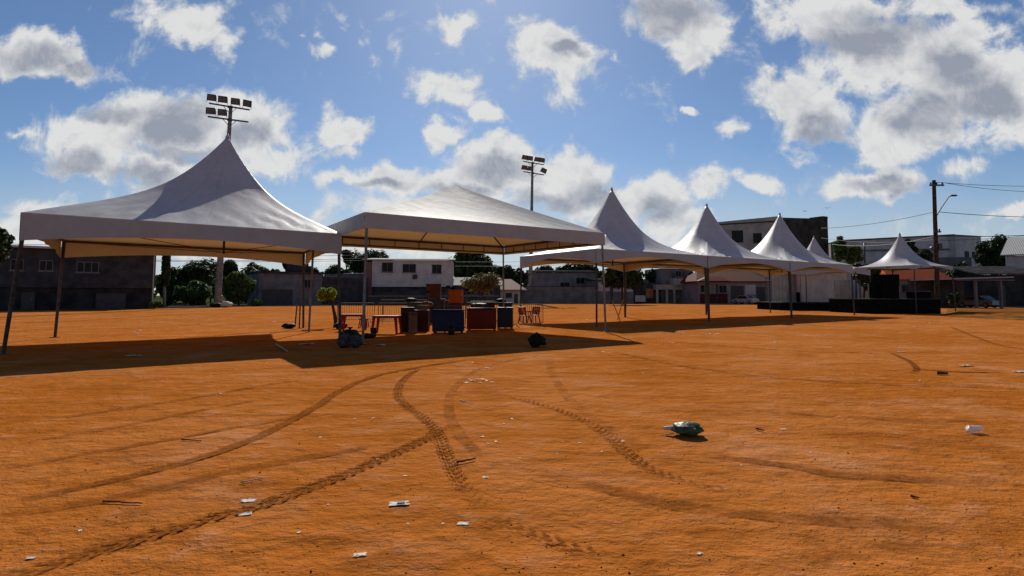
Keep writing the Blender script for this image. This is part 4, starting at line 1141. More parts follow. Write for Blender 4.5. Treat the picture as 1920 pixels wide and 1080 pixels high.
def wire(label, p0, p1, sag, r=.022, group='overhead wires'):
    n = 24; ps = []
    for k in range(n + 1):
        t = k / n; q = lerp(p0, p1, t); q.z -= sag * 4 * t * (1 - t); ps.append(q)
    b = MB(); b.tube(ps, r, 5, cap=False)
    return tag(b.build('overhead_wire', M['wire']), label, 'wire', group)
ptop = Vector((pt_.x + .6, 53.3, 11.9))
def off(px, py, Y): return at(px, py, Y)
wire('topmost wire running right from the utility pole crossarm', Vector((pt_.x + .65, 53.3, 11.85)), off(2050, 356, 62), .5)
wire('second wire running right from the utility pole crossarm', Vector((pt_.x + .1, 53.3, 11.88)), off(2050, 345, 62), .3)
wire('single wire running right below the street lamp', Vector((pt_.x + .2, 53.4, 9.15)), off(2050, 406, 60), .25, .03)
wire('wire running left from the utility pole towards the brown block', Vector((pt_.x - .15, 53.4, 9.15)), off(1540, 428, 70), .3, .03)
wire('upper of the low wires running right of the utility pole', Vector((pt_.x + .2, 53.4, 6.9)), off(2050, 433, 60), .2, .035)
wire('lower of the low wires running right of the utility pole', Vector((pt_.x + .2, 53.4, 6.55)), off(2050, 424, 60), .35, .022)
wire('low cable running left from the utility pole above the lone tent', Vector((pt_.x - .15, 53.4, 6.9)), off(1560, 458, 72), .5, .035)
wire('lowest thin cable running left from the utility pole', Vector((pt_.x - .15, 53.4, 6.6)), off(1540, 446, 74), .4, .02)
for i, (ya, yb, sg) in enumerate(((452, 462, .4), (458, 472, .5), (466, 478, .5), (472, 484, .7), (478, 488, .5))):
    wire(['topmost', 'second', 'middle', 'fourth', 'lowest'][i] + ' of the street wires hanging behind the left tent', off(-160, ya, 72), off(690, yb, 96), sg, .03, 'street wires behind the left tents')
for i, (ya, yb) in enumerate(((476, 470), (484, 478))):
    wire(['upper', 'lower'][i] + ' of the street wires crossing behind the frame tent', off(690, ya + 10, 96.5), off(1140, yb + 14, 112), .6, .03, 'street wires behind the left tents')

# ------------------------------------------------------------------ stages
def stage(label, px0, px1, Y, zdeck, depth, drapes, rot=0, group='black skirted stages'):
    a = at(px0, HZ, Y); c = at(px1, HZ, Y); Lx = c.x - a.x; a.z = 0
    root = empty('stage', a, rot, label, 'stage', group)
    b = MB(); n = 60; nz = 3
    def skirt(p0, p1):
        base = len(b.v); d = (p1 - p0); nn = Vector((d.y, -d.x, 0)).normalized()
        for k in range(n + 1):
            q = lerp(p0, p1, k / n) + nn * .04 * math.sin(k * 1.9)
            b.v.append((q.x, q.y, 0.01)); b.v.append((q.x, q.y, zdeck - .08))
        for k in range(n): b.f.append((base + 2 * k, base + 2 * k + 2, base + 2 * k + 3, base + 2 * k + 1))
    skirt(Vector((0, 0, 0)), Vector((Lx, 0, 0))); skirt(Vector((Lx, 0, 0)), Vector((Lx, depth, 0))); skirt(Vector((Lx, depth, 0)), Vector((0, depth, 0))); skirt(Vector((0, depth, 0)), Vector((0, 0, 0)))
    b.build('skirt', M['stage_black'], root)
    b = MB(); b.box(-.05, Lx + .05, -.05, depth + .05, zdeck - .08, zdeck); b.build('deck', M['stage_deck'], root)
    for (p0, p1, z0, z1, y0, y1, m) in drapes:
        x0 = at(p0, HZ, Y).x - a.x; x1 = at(p1, HZ, Y).x - a.x
        d = MB(); nn = 50
        for k in range(nn + 1):
            t = k / nn
            for j in range(5):
                hh = j / 4
                off_ = .05 * math.sin(t * 38 + y0) + .05 * math.sin(t * 17) * (1 - hh)
                d.v.append((lerp(x0, x1, t), lerp(y0, y1, t) + off_, lerp(z0, z1, hh)))
        for k in range(nn):
            for j in range(4):
                q = k * 5 + j; d.f.append((q, q + 5, q + 6, q + 1))
        d.build('drape', M[m], root, smooth=True)
    return root
stage('wide black skirted stage with pale back drapes under the third row tent', 1466, 1604, 58.8, .82, 6,
      [(1512, 1600, .84, 3.8, 1.0, 1.0, 'drape'), (1470, 1517, .84, 3.6, 2.6, 2.6, 'drape_grey'), (1512, 1517, .84, 3.8, 1.1, 2.5, 'drape')])
stage('black skirted stage under the lone small tent carrying dark loudspeakers', 1615, 1762, 49.0, 1.25, 5,
      [(1618, 1652, 1.27, 2.9, 4.4, 4.4, 'drape_grey'), (1684, 1738, 1.27, 2.6, 4.2, 4.0, 'drape_grey')])
def speaker(px, Y, z0, w, hgt, d, label, rot=0):
    a = at(px, HZ, Y); a.z = z0
    root = empty('loudspeaker', a, rot, label, 'loudspeaker', 'loudspeakers on the stage')
    b = MB(); b.box(-w / 2, w / 2, 0, d, 0, hgt, .03); b.build('cabinet', M['stage_black'], root)
    g = MB(); g.box(-w * .44, w * .44, -.03, -.004, hgt * .06, hgt * .94); g.build('grille', M['stage_black'], root)
speaker(1670, 50.2, 1.252, 1.5, 1.05, .9, 'lower dark loudspeaker of the stack on the second stage')
speaker(1669, 50.2, 2.306, 1.75, 1.0, .9, 'upper dark loudspeaker of the stack on the second stage')
speaker(1643, 50.6, 1.252, .5, 1.4, .6, 'slim dark loudspeaker left of the stack on the second stage')
speaker(1502, 60.2, .822, .55, 1.0, .5, 'small dark loudspeaker at the front of the wide draped stage')

root = empty('equipment_case', at(1722, HZ, 50.4) * Vector((1, 1, 0)) + Vector((0, 0, 1.252)) if False else Vector((at(1722, HZ, 50.4).x, 50.4, 1.252)), .1, 'low black equipment case on the second stage right of the loudspeakers', 'case')
b = MB(); b.box(-.9, .9, -.3, .3, 0, .55, .03); b.build('body', M['stage_black'], root)
b = MB(); b.box(-.91, .91, -.31, .31, .56, .64, .02); b.build('lid', M['black_metal'], root)
for (px, Y, lb) in ((1606, 52.5, 'thin dark stand at the gap between the two stages'), (1613, 51.5, 'second thin dark stand at the gap between the two stages')):
    p = at(px, HZ, Y); p.z = 0
    root = empty('light_stand', p, 0, lb, 'stand', 'stands between the stages')
    b = MB(); b.tube([(0, 0, .5), (0, 0, 3.3)], .06, 8); b.build('pole', M['black_metal'], root)
    for k in range(3):
        b = MB(); a_ = k * 2.094; b.tube([(0, 0, .7), (.55 * math.cos(a_), .55 * math.sin(a_), .01)], .035, 6); b.build('leg', M['black_metal'], root)
    b = MB(); b.box(-.3, .3, -.15, .15, 2.9, 3.3, .03); b.build('lamp', M['black_plastic'], root)

# ------------------------------------------------------------------ cars
def car(label, px, py, Y, rot, paint):
    a = gp(px, py) if Y is None else at(px, HZ, Y); a.z = 0.021
    root = empty('parked_car', a, rot, label, 'car', 'parked cars far behind the tents')
    prof = [(-2.0, .35), (-2.05, .75), (-1.2, .9), (-.65, 1.4), (.75, 1.42), (1.45, .95), (2.0, .85), (2.05, .35)]
    b = MB(); b.prism(prof, -.82, .82); b.build('body', M[paint], root)
    g = MB(); gl = [(-1.08, .93), (-.6, 1.34), (.70, 1.35), (1.3, .97)]
    g.prism(gl, -.835, -.823); g.prism(gl, .823, .835)
    g.add([(1.46, -.7, .975), (1.46, .7, .975), (.80, .62, 1.405), (.80, -.62, 1.405)], [(0, 1, 2, 3)])
    g.build('window', M['glass'], root)
    for sx in (-1.3, 1.3):
        for sy in (-.75, .75):
            w = MB(); w.lathe([(.31, -.1), (.33, -.06), (.33, .06), (.31, .1)], 16, Matrix.Translation((sx, sy, .33)) @ Matrix.Rotation(R(90), 4, 'X')); wo_ = w.build('wheel', M['rubber'], root)
            rm = MB(); rm.lathe([(.2, -.115), (.2, .115)], 12, Matrix.Translation((sx, sy, .33)) @ Matrix.Rotation(R(90), 4, 'X')); rm.build('rim', M['steel'], wo_)
    for sy in (-.6, .6):
        l_ = MB(); l_.box(2.0, 2.06, sy - .15, sy + .15, .62, .76, .02); l_.build('headlight', M['white_paint'], root)
    return root
car('dark car parked in the shade under the carport', 1833, None, 70.5, R(-70), 'car_dark')
car('silver car parked by the porch of the mauve red roofed house', 1397, None, 96, R(-60), 'car_paint')

# ------------------------------------------------------------------ furniture under the frame tent
def table(label, px, py, rot, w=.98):
    root = empty('plastic_table', gp(px, py), rot, label, 'table', 'red plastic tables under the frame tent')
    hw = w / 2
    b = MB(); b.box(-hw, hw, -.38, .38, .69, .72, .012)
    b.box(-hw + .03, hw - .03, -.35, -.325, .62, .689); b.box(-hw + .03, hw - .03, .325, .35, .62, .689)
    b.box(-hw + .03, -hw + .055, -.324, .324, .62, .689); b.box(hw - .055, hw - .03, -.324, .324, .62, .689)
    b.build('tabletop', M['red_plastic'], root)
    for sx in (-1, 1):
        for sy in (-1, 1):
            l = MB(); l.tube([(sx * (hw - .02), sy * .38, 0), (sx * (hw - .09), sy * .32, .68)], .045, 6, .065); l.build('leg', M['red_plastic'], root)
    return root
table('left red plastic table behind the leaning tent leg', 662, 620, R(6), 1.0)
table('right red plastic table beside the dark bin under the frame tent', 725, 625, R(-3), 1.05)
def chair(label, px, py, rot):
    root = empty('plastic_chair', gp(px, py), rot, label, 'chair', 'red plastic chairs behind the barrier')
    b = MB(); b.box(-.23, .23, -.22, .22, .42, .45, .012); b.build('seat', M['red_plastic'], root)
    b = MB()
    Mx = Matrix.Translation((0, .22, .45)) @ Matrix.Rotation(R(-12), 4, 'X')
    b.box(-.23, -.19, -.015, .015, 0, .40, 0, Mx); b.box(.19, .23, -.015, .015, 0, .40, 0, Mx); b.box(-.23, .23, -.015, .015, .401, .46, .01, Mx)
    for k in range(5): b.box(-.15 + k * .075 - .026, -.15 + k * .075 + .026, -.01, .01, 0.02, .40, 0, Mx)
    b.build('backrest', M['red_plastic'], root)
    for sx in (-1, 1):
        ar = MB(); ar.tube([(sx * .25, -.2, .43), (sx * .26, -.18, .64), (sx * .26, .05, .66), (sx * .24, .26, .66)], .03, 6); ar.build('armrest', M['red_plastic'], root)
        for sy in (-1, 1):
            l = MB(); l.tube([(sx * .26, sy * .27, 0), (sx * .2, sy * .19, .42)], .03, 6, .042); l.build('leg', M['red_plastic'], root)
    return root
chair('left red plastic chair behind the end barrier', 984, 607, R(150))
chair('right red plastic chair behind the end barrier', 1001, 606, R(205))

# crowd barrier: built once, copied
def make_barrier():
    root = empty('crowd_barrier', (0, 0, 0))
    b = MB(); L = 2.0
    b.tube([(-L / 2, 0, .18), (-L / 2, 0, 1.05), (-L / 2 + .05, 0, 1.1), (L / 2 - .05, 0, 1.1), (L / 2, 0, 1.05), (L / 2, 0, .18), (-L / 2, 0, .18)], .02, 6)
    b.build('frame', M['barrier_steel'], root)
    b = MB()
    for k in range(1, 16): b.tube([(-L / 2 + L * k / 16, 0, .2), (-L / 2 + L * k / 16, 0, 1.08)], .009, 5)
    b.build('bars', M['barrier_steel'], root)
    for sx in (-.8, .8):
        f = MB(); f.tube([(sx, -.32, .01), (sx, 0, .18), (sx, .32, .01)], .018, 6); f.build('foot', M['barrier_steel'], root)
    return root
barr = make_barrier()
BL = [((632, 606), (702, 605), 'steel crowd barrier behind the left red table'), ((704, 606), (782, 606), 'steel crowd barrier behind the right red table'),
      ((806, 625), (890, 619), 'steel crowd barrier standing in front of the blue freezer'), ((966, 615), (1012, 612), 'steel crowd barrier with splayed feet before the red chairs'),
      ((868, 602), (940, 601), 'steel crowd barrier behind the red freezer')]
for i, (p, q, lb) in enumerate(BL):
    o = barr if i == 0 else copy_tree(barr)
    a, c = gp(*p), gp(*q); o.location = (a + c) / 2; d = c - a
    ang = math.atan2(d.y, d.x)
    if i == 3: ang = R(40)
    o.rotation_euler.z = ang
    tag(o, lb, 'barrier', 'steel crowd barriers under the frame tent')

def freezer(label, px0, px1, py, hgt, m, name='chest_freezer', dep=.7, lidm='navy_enamel', rot=0):
    a, c = gp(px0, py), gp(px1, py); w = c.x - a.x
    root = empty(name, a, rot, label, 'freezer', 'chest freezers under the frame tent')
    b = MB(); b.box(0, w, 0, dep, .06, hgt - .07, .02)
    for xx in (.08, w - .08):
        for yy in (.08, dep - .08): b.box(xx - .03, xx + .03, yy - .03, yy + .03, 0, .059)
    b.build('body', M[m], root)
    l = MB(); l.box(-.01, w + .01, -.015, dep + .01, hgt - .067, hgt, .02); lo = l.build('lid', M[lidm], root)
    h_ = MB(); h_.box(w * .42, w * .58, -.05, -.017, hgt - .06, hgt - .03); h_.build('handle', M['grey_plastic'], lo)
    v = MB()
    for k in range(5): v.box(w * .72, w * .92, -.008, -.001, .14 + k * .03, .155 + k * .03)
    v.build('vent', M['black_plastic'], root)
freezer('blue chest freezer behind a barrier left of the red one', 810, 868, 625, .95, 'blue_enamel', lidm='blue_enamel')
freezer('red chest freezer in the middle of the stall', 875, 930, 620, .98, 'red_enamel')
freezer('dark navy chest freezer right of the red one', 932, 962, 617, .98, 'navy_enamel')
def crate(label, p, w, d, hgt, m, rot=0, name='plastic_crate', cat='crate', group=None, open_=True):
    root = empty(name, p, rot, label, cat, group)
    b = MB(); t = .025
    b.box(-w / 2, w / 2, -d / 2, d / 2, 0, t)
    b.box(-w / 2, w / 2, -d / 2, -d / 2 + t, t + .001, hgt); b.box(-w / 2, w / 2, d / 2 - t, d / 2, t + .001, hgt)
    b.box(-w / 2, -w / 2 + t, -d / 2 + t, d / 2 - t, t + .001, hgt); b.box(w / 2 - t, w / 2, -d / 2 + t, d / 2 - t, t + .001, hgt)
    for k in range(3):
        z = hgt * (.2 + .28 * k); b.box(-w / 2 - .012, w / 2 + .012, -d / 2 - .012, -d / 2 - .001, z, z + hgt * .1)
    b.build('shell', M[m], root)
    r_ = MB(); r_.box(-w / 2 - .015, w / 2 + .015, -d / 2 - .02, -d / 2 - .0125, hgt - .03, hgt + .004); r_.build('rim', M[m], root)
    return root
CG = 'orange crates stacked behind the freezers'
base = gp(854, 606)
z = 0
for k, lb in enumerate(['lowest crate of the orange stack behind the freezers', 'second crate up in the orange stack behind the freezers', 'third crate up in the orange stack behind the freezers', 'fourth crate up in the orange stack behind the freezers', 'topmost shifted crate of the orange stack behind the freezers']):
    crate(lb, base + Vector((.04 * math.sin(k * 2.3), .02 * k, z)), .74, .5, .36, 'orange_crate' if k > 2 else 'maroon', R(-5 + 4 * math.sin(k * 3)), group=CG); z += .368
def boxy(name, label, cat, p, w, d, hgt, m, rot=0, flaps=False, group=None):
    root = empty(name, p, rot, label, cat, group)
    b = MB(); b.box(-w / 2, w / 2, -d / 2, d / 2, 0, hgt, .012); b.build('body', M[m], root)
    f = MB()
    if flaps:
        f.add([(-w / 2, -d / 2, hgt), (w / 2, -d / 2, hgt), (w / 2 + .02, -d / 2 - .16, hgt + .1), (-w / 2 - .02, -d / 2 - .16, hgt + .1)], [(0, 1, 2, 3)])
        f.add([(-w / 2, d / 2, hgt), (w / 2, d / 2, hgt), (w / 2, d / 2 + .1, hgt + .14), (-w / 2, d / 2 + .1, hgt + .14)], [(0, 1, 2, 3)])
        f.build('flap', M[m], root)
    else:
        f.box(-w / 2 - .012, w / 2 + .012, -d / 2 - .012, d / 2 + .012, hgt + .001, hgt + .05, .012); f.build('lid', M[m], root)
    return root
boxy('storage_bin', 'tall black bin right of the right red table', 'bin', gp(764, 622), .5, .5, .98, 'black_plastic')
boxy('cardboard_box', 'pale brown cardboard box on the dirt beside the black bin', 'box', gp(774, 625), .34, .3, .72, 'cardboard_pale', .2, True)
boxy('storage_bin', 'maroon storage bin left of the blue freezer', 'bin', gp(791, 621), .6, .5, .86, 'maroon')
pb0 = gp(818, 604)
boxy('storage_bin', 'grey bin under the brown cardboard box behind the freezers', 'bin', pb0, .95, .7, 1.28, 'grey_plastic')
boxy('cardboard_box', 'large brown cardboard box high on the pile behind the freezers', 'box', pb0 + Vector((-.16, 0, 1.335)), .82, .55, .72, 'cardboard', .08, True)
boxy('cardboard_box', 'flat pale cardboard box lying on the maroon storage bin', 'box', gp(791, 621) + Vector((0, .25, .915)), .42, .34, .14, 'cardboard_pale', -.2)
b = MB(); b.tube([gp(775, 604) + Vector((0, 0, 1.42)), gp(802, 604) + Vector((0, 0, 1.42))], .03, 6)
def bag(name, label, p, rx, ry, rz, m, seed, neck=True, rot=0, group=None, lump=.22):
    root = empty(name, p, rot, label, 'bag', group)
    n, k = 28, 18; b = MB()
    for j in range(k + 1):
        th = PI * j / k
        for i in range(n):
            ph = 2 * PI * i / n
            d = Vector((math.sin(th) * math.cos(ph), math.sin(th) * math.sin(ph), math.cos(th)))
            f = 1 + lump * mnoise.noise(d * 1.8 + Vector((seed, 0, 0))) + lump * .55 * mnoise.noise(d * 5 + Vector((seed, 3, 0)))
            z = rz * (1 + d.z * f)
            b.v.append((d.x * rx * f, d.y * ry * f, max(z * .98, .002)))
    for j in range(k):
        for i in range(n):
            q = (i + 1) % n; b.f.append((j * n + i, (j + 1) * n + i, (j + 1) * n + q, j * n + q))
    b.build('sack', M[m], root, smooth=True)
    if neck:
        t = MB(); t.lathe([(.05 * rx / .3, rz * 1.85), (.03 * rx / .3, rz * 2.05), (.09 * rx / .3, rz * 2.35), (.05, rz * 2.4)], 10); t.build('knot', M[m], root)
    return root
# clutter of the stall
for (px, py, r_, hg, lb) in ((700, 629, .13, .3, 'dark bucket on the dirt between the two red tables'), (846, 628, .14, .34, 'dark bucket in front of the blue freezer')):
    root = empty('bucket', gp(px, py), 0, lb, 'bucket')
    b_ = MB(); b_.lathe([(r_ * .75, 0), (r_, hg), (r_ * .94, hg), (r_ * .72, .02)], 14); b_.build('body', M['black_plastic'], root, True)
    b_ = MB(); b_.tube([(r_ * math.cos(PI * k / 8), .02, hg + r_ * .8 * math.sin(PI * k / 8)) for k in range(9)], .006, 5); b_.build('handle', M['steel_dark'], root)
for (px, py, hg, dx, lb) in ((838, 612, 1.9, .04, 'upright dark pole propped at the crate stack'), (806, 612, 1.65, -.1, 'slanted dark broom pole against the grey bin'), (872, 610, 1.75, .08, 'thin upright pole between the crates and the red freezer')):
    root = empty('pole_prop', gp(px, py), 0, lb, 'pole')
    b_ = MB(); b_.tube([(0, 0, 0.0), (dx, .05, hg)], .022, 6); b_.build('pole', M['steel_dark'], root)
    b_ = MB(); b_.box(dx - .12, dx + .12, .02, .08, hg + .003, hg + .12, .02); b_.build('head', M['black_plastic'], root)
bag('tarpaulin', 'dark folded tarpaulin heaped on the red chest freezer', gp(898, 614) + Vector((0, .2, .99)), .42, .26, .09, 'bag_dark', 51, False)
bag('tarpaulin', 'brown cloth heaped on the maroon bin beside the boxes', gp(800, 613) + Vector((0, .1, .93)), .3, .25, .16, 'cardboard', 57, False)
bag('bin_bag', 'small dark sack at the foot of the lime sapling', gp(638, 617), .3, .22, .16, 'bag_dark', 61, False, group='bin bags by the tent legs')
bag('bin_bag', 'flat dark sack between the two red tables', gp(690, 634), .3, .2, .09, 'bag_dark', 66, False, group='bin bags by the tent legs')
b_ = MB()
root = empty('plastic_stool', gp(682, 614), 0, 'low dark red stool standing between the two red tables', 'stool')
b_.box(-.2, .2, -.17, .17, .40, .44, .01); b_.build('seat', M['red_plastic'], root)
for sx in (-1, 1):
    for sy in (-1, 1):
        b_ = MB(); b_.tube([(sx * .2, sy * .17, 0), (sx * .15, sy * .13, .4)], .025, 6); b_.build('leg', M['red_plastic'], root)
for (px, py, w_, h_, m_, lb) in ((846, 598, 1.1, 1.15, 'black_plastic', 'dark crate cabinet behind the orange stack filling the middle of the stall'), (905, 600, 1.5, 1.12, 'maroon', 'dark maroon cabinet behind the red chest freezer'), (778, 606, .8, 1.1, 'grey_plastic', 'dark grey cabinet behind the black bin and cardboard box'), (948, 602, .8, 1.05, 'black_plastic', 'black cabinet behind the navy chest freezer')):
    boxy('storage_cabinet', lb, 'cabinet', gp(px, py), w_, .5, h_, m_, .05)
for k_, (px, py, lb) in enumerate(((770, 606, 'bundle of dark sacks on the grey cabinet'), (940, 602, 'dark sack on top of the black cabinet'), (858, 600, 'dark sack squashed on the crate cabinet behind the orange stack'))):
    bag('sack', lb, gp(px, py) + Vector((0, 0, (1.16, 1.11, 1.21)[k_])), .3, .2, .12, 'bag_dark', 70 + k_, False)
# counter board behind
root = empty('trestle_table', gp(760, 600), 0, 'narrow trestle table with a pale top behind the red tables', 'table')
b = MB(); b.box(-1.5, 1.4, -.3, .3, 1.22, 1.26); b.build('tabletop', M['cardboard_pale'], root)
for xx in (-1.4, 1.3):
    b = MB(); b.tube([(xx, -.28, 0), (xx, 0, 1.21), (xx, .28, 0)], .02, 6); b.build('leg', M['steel_dark'], root)

bag('bin_bag', 'grey bin bag left of the pair at the tent legs', gp(645, 652), .22, .2, .21, 'bag_grey', 3, group='bin bags by the tent legs')
bag('bin_bag', 'grey bin bag right of the pair at the tent legs', gp(667, 652), .2, .2, .19, 'bag_grey', 8, group='bin bags by the tent legs')
bag('bin_bag', 'dark bin bag slumped behind the grey pair', gp(656, 640), .34, .26, .2, 'bag_dark', 12, group='bin bags by the tent legs')
bag('bin_bag', 'dark green bin bag alone in the shade right of the freezers', gp(1006, 651), .24, .2, .2, 'bag_dark', 15, False, lump=.5, group='bin bags by the tent legs')
bag('bin_bag', 'small dark bag beside the rear corner legs of the left tent', gp(541, 616), .3, .2, .13, 'bag_dark', 19, False, group='bin bags by the tent legs')
bag('bin_bag', 'white bag at the foot of the first mast', gp(424, 576.5), .75, .5, .38, 'litter_white', 23, False, group='rubbish bags at the first mast')
bag('bin_bag', 'black bag left of the white one at the first mast', gp(405, 576.5), .8, .5, .3, 'bag_dark', 27, False, group='rubbish bags at the first mast')

# hero sack in the foreground
m = mat('green_sack', (0.05, 0.08, 0.04), 0.42, 0.2, 9, bump=.3, bscale=12, spec=.25, col2=(0.012, 0.032, 0.015), transl=.1)
M['sack_green'] = m
hp = gp(1289, 817)
root = bag('plastic_sack', 'stuffed dark green plastic sack lying on the open dirt with a pale neck', hp, .165, .13, .078, 'sack_green', 41, False, R(-6), lump=.2)
t = MB(); t.tube([(-.13, .02, .075), (-.17, .02, .075), (-.215, .03, .07), (-.25, .035, .066)], .03, 10, .02); t.build('neck', M['litter_pale'], root, smooth=True)
t = MB(); t.tube([(-.15, -.03, .03), (-.22, -.035, .015), (-.30, -.03, .008)], .008, 6, .003); t.build('strap', M['litter_pale'], root)
for (lx, lz, r_) in ((.055, .10, .014), (.0, .135, .02)):
    t = MB(); t.lathe([(r_, 0), (r_ * .9, .006), (r_ * .5, .009)], 10, Matrix.Translation((lx, -.11 + (lz - .1) * 1.6, lz)) @ Matrix.Rotation(R(65), 4, 'X')); t.build('label_patch', M['litter_white'], root)
# clear cup
def clear_mat():
    m = bpy.data.materials.new('clear_plastic'); m.use_nodes = True
    t = NT(m.node_tree); pb = m.node_tree.nodes['Principled BSDF']
    tcn = t.n('ShaderNodeTexCoord')
    t.link(t.mix(t.noise(tcn.outputs['Object'], 20, 3), (0.75, 0.66, 0.6), (0.85, 0.8, 0.78)), pb.inputs['Base Color'])
    pb.inputs['Roughness'].default_value = .25; pb.inputs['Alpha'].default_value = .62
    return m
M['clear'] = clear_mat()
cp = gp(1829, 812)
root = empty('plastic_cup', cp + Vector((0, 0, .045)), R(12), 'clear plastic cup lying on its side at the right of the dirt', 'cup')
Mx = Matrix.Rotation(R(90), 4, 'Y')
b = MB(); b.lathe([(.046, -.085), (.044, -.083), (.033, .075), (.031, .08)], 18, Mx); b.build('cup_body', M['clear'], root, smooth=True)
b = MB(); b.tube([(-.084, .047 * math.cos(2 * PI * k / 18), .047 * math.sin(2 * PI * k / 18)) for k in range(19)], .0035, 6); b.build('rim', M['clear'], root)

# ------------------------------------------------------------------ litter, sticks, clods
def scrap_mesh(seed, n=7):
    rnd = random.Random(seed); me_b = MB(); g = 6
    for j in range(g + 1):
        for i in range(g + 1):
            x, y_ = i / g - .5, j / g - .5
            k = 1 - .25 * rnd.random() if (i in (0, g) or j in (0, g)) else 1
            z = .16 + .16 * mnoise.noise(Vector((x * 3.1, y_ * 3.1, seed))) + .10 * mnoise.noise(Vector((x * 7, y_ * 7, seed + 4)))
            me_b.v.append((x * k, y_ * k * .62, max(.01, z)))
    for j in range(g):
        for i in range(g):
            a = j * (g + 1) + i; me_b.f.append((a, a + 1, a + g + 2, a + g + 1))
    return me_b
def place(o, px, py, s, rot, zs=1.0):
    p = gp(px, py); p.z = ground_z(p.x, p.y) + .002
    o.location = p; o.rotation_euler = (0, 0, rot); o.scale = (s, s, s * zs)
# distinct pieces
SPEC = [
 (748, 946, .16, .2, 'litter_white', 'crumpled white packet with dark print on the dirt below the winding track', 'packet'),
 (868, 983, .085, -.1, 'litter_white', 'flattened white cup in the dirt right of the printed packet', 'cup'),
 (675, 1041, .085, .2, 'litter_pale', 'pale curled wrapper nearest the bottom edge of the picture', 'wrapper'),
 (467, 938, .115, .25, 'litter_white', 'white paper strip just above the darkest tyre track', 'paper scrap'),
 (459, 965, .10, .35, 'litter_white', 'white scrap pressed into the darkest tyre track', 'paper scrap'),
 (1690, 660, .22, 0, 'litter_pale', 'pale wrapper lying at the head of the short dark scuff', 'wrapper'),
 (1810, 687, .32, .1, 'litter_white', 'white tub casting a dark shadow below the dry grass bank', 'tub'),
 (1915, 698, .3, .1, 'litter_white', 'white scrap at the end of the thin wheel line at the right edge', 'paper scrap'),
 (253, 668, .36, -.1, 'litter_white', 'pale crushed bottle lying in the shadow of the left tent', 'bottle'),
 (1468, 805, .085, .3, 'litter_pale', 'small cream scrap right of the green plastic sack', 'paper scrap'),
 (910, 896, .06, 0, 'litter_white', 'tiny white lump below the dark stick', 'paper scrap'),
 (575, 646, .5, .1, 'litter_pale', 'torn pale sheet in the shadow behind the bin bags', 'sheet'),
 (713, 648, .4, 0, 'litter_pale', 'pale torn lid in the shade before the right red table', 'lid'),
]
for i, (px, py, s, rot, m_, lb, cat) in enumerate(SPEC):
    o = scrap_mesh(100 + i).build(cat.replace(' ', '_'), M[m_]); place(o, px, py, s, rot, .34); tag(o, lb, cat)
    if i == 0:
        ob = MB(); ob.add([(-.1, -.1, .30), (.25, -.12, .31), (.28, .12, .31), (-.05, .14, .30)], [(0, 1, 2, 3)]); pr = ob.build('print', M['grey_plastic'], o)
# countable look-alike scraps
LB = 'small white paper or plastic scrap strewn on the orange dirt'
LG = 'white litter scraps strewn on the dirt'
protos = []
for k in range(7):
    o = scrap_mesh(200 + k).build('litter_scrap', M['litter_white' if k % 3 else 'litter_pale']); tag(o, LB, 'litter', LG); protos.append([o, False])
pts = [(413,738,.09),(886,681,.14),(912,690,.12),(560,1001,.05),(150,995,.05),(58,1046,.07),(615,946,.03),(700,785,.07),(665,786,.06),(600,820,.06),(875,718,.12),(885,714,.14),(895,712,.14),(905,712,.14),(912,714,.12),(900,718,.1),(922,717,.1),(880,711,.1),(990,610,.0),
 (258,627,.3),(262,620,.28),(250,623,.25),(281,600,.3),(325,588,.4),(362,598,.35),(372,608,.3),(78,589,.4),(55,594,.3),(440,584,.4),(515,604,.35),(537,590,.3),(580,604,.3),(560,612,.25),
 (1285,582,.4),(1160,577,.4),(1192,577,.35),(1270,572,.35),(1310,585,.35),(1316,589,.3),(1372,584,.4),(1380,580,.25),(1458,578,.4),(1470,586,.4),(1244,642,.2),(1256,641,.2),(1262,643,.16),(1324,627,.26),(1330,626,.24),(1340,627,.2),(1346,626,.22),(1365,612,.25),(1288,615,.2),
 (1454,642,.2),(1450,643,.15),(1628,596,.4),(1740,606,.3),(1715,613,.25),(1765,601,.3),(1600,584,.5),(1640,584,.4),(1756,583,.5),(1690,580,.3),(1560,602,.3),(1020,585,.35),(1075,590,.3),(985,582,.3),(1312,688,.1),(1087,830,.05),(1055,828,.04),(1128,846,.05),(1168,828,.06),(1100,786,.05),(1045,850,.04),(1390,873,.04),(1520,850,.04),(1312,1040,.05),(1725,715,.14),(960,786,.06),(945,795,.05),(905,820,.06),(930,828,.06),(915,832,.05),(880,838,.05),(975,860,.04),(760,893,.04),(765,983,.03),(830,982,.03),(485,895,.03),(708,862,.05),(1205,700,.1),(1130,660,.12),(1600,700,.1),(1410,665,.12),(1850,670,.12),(1880,620,.2),(1830,605,.25),(640,592,.3),(655,600,.25),(1100,600,.25)]
rl = random.Random(11)
for _ in range(60):
    py = 585 + (rl.random() ** 1.6) * 300; pts.append((rl.uniform(0, 1920), py, 10.0 / (py - 553) * rl.uniform(.25, .6)))
for i, (px, py, s) in enumerate(pts):
    if s <= 0: continue
    k = i % 7
    if protos[k][1]:
        o = protos[k][0].copy(); COL.objects.link(o)
    else:
        o = protos[k][0]; protos[k][1] = True
    place(o, px, py, s * rl.uniform(.55, .9), rl.uniform(0, 6.28), rl.uniform(.3, .7))
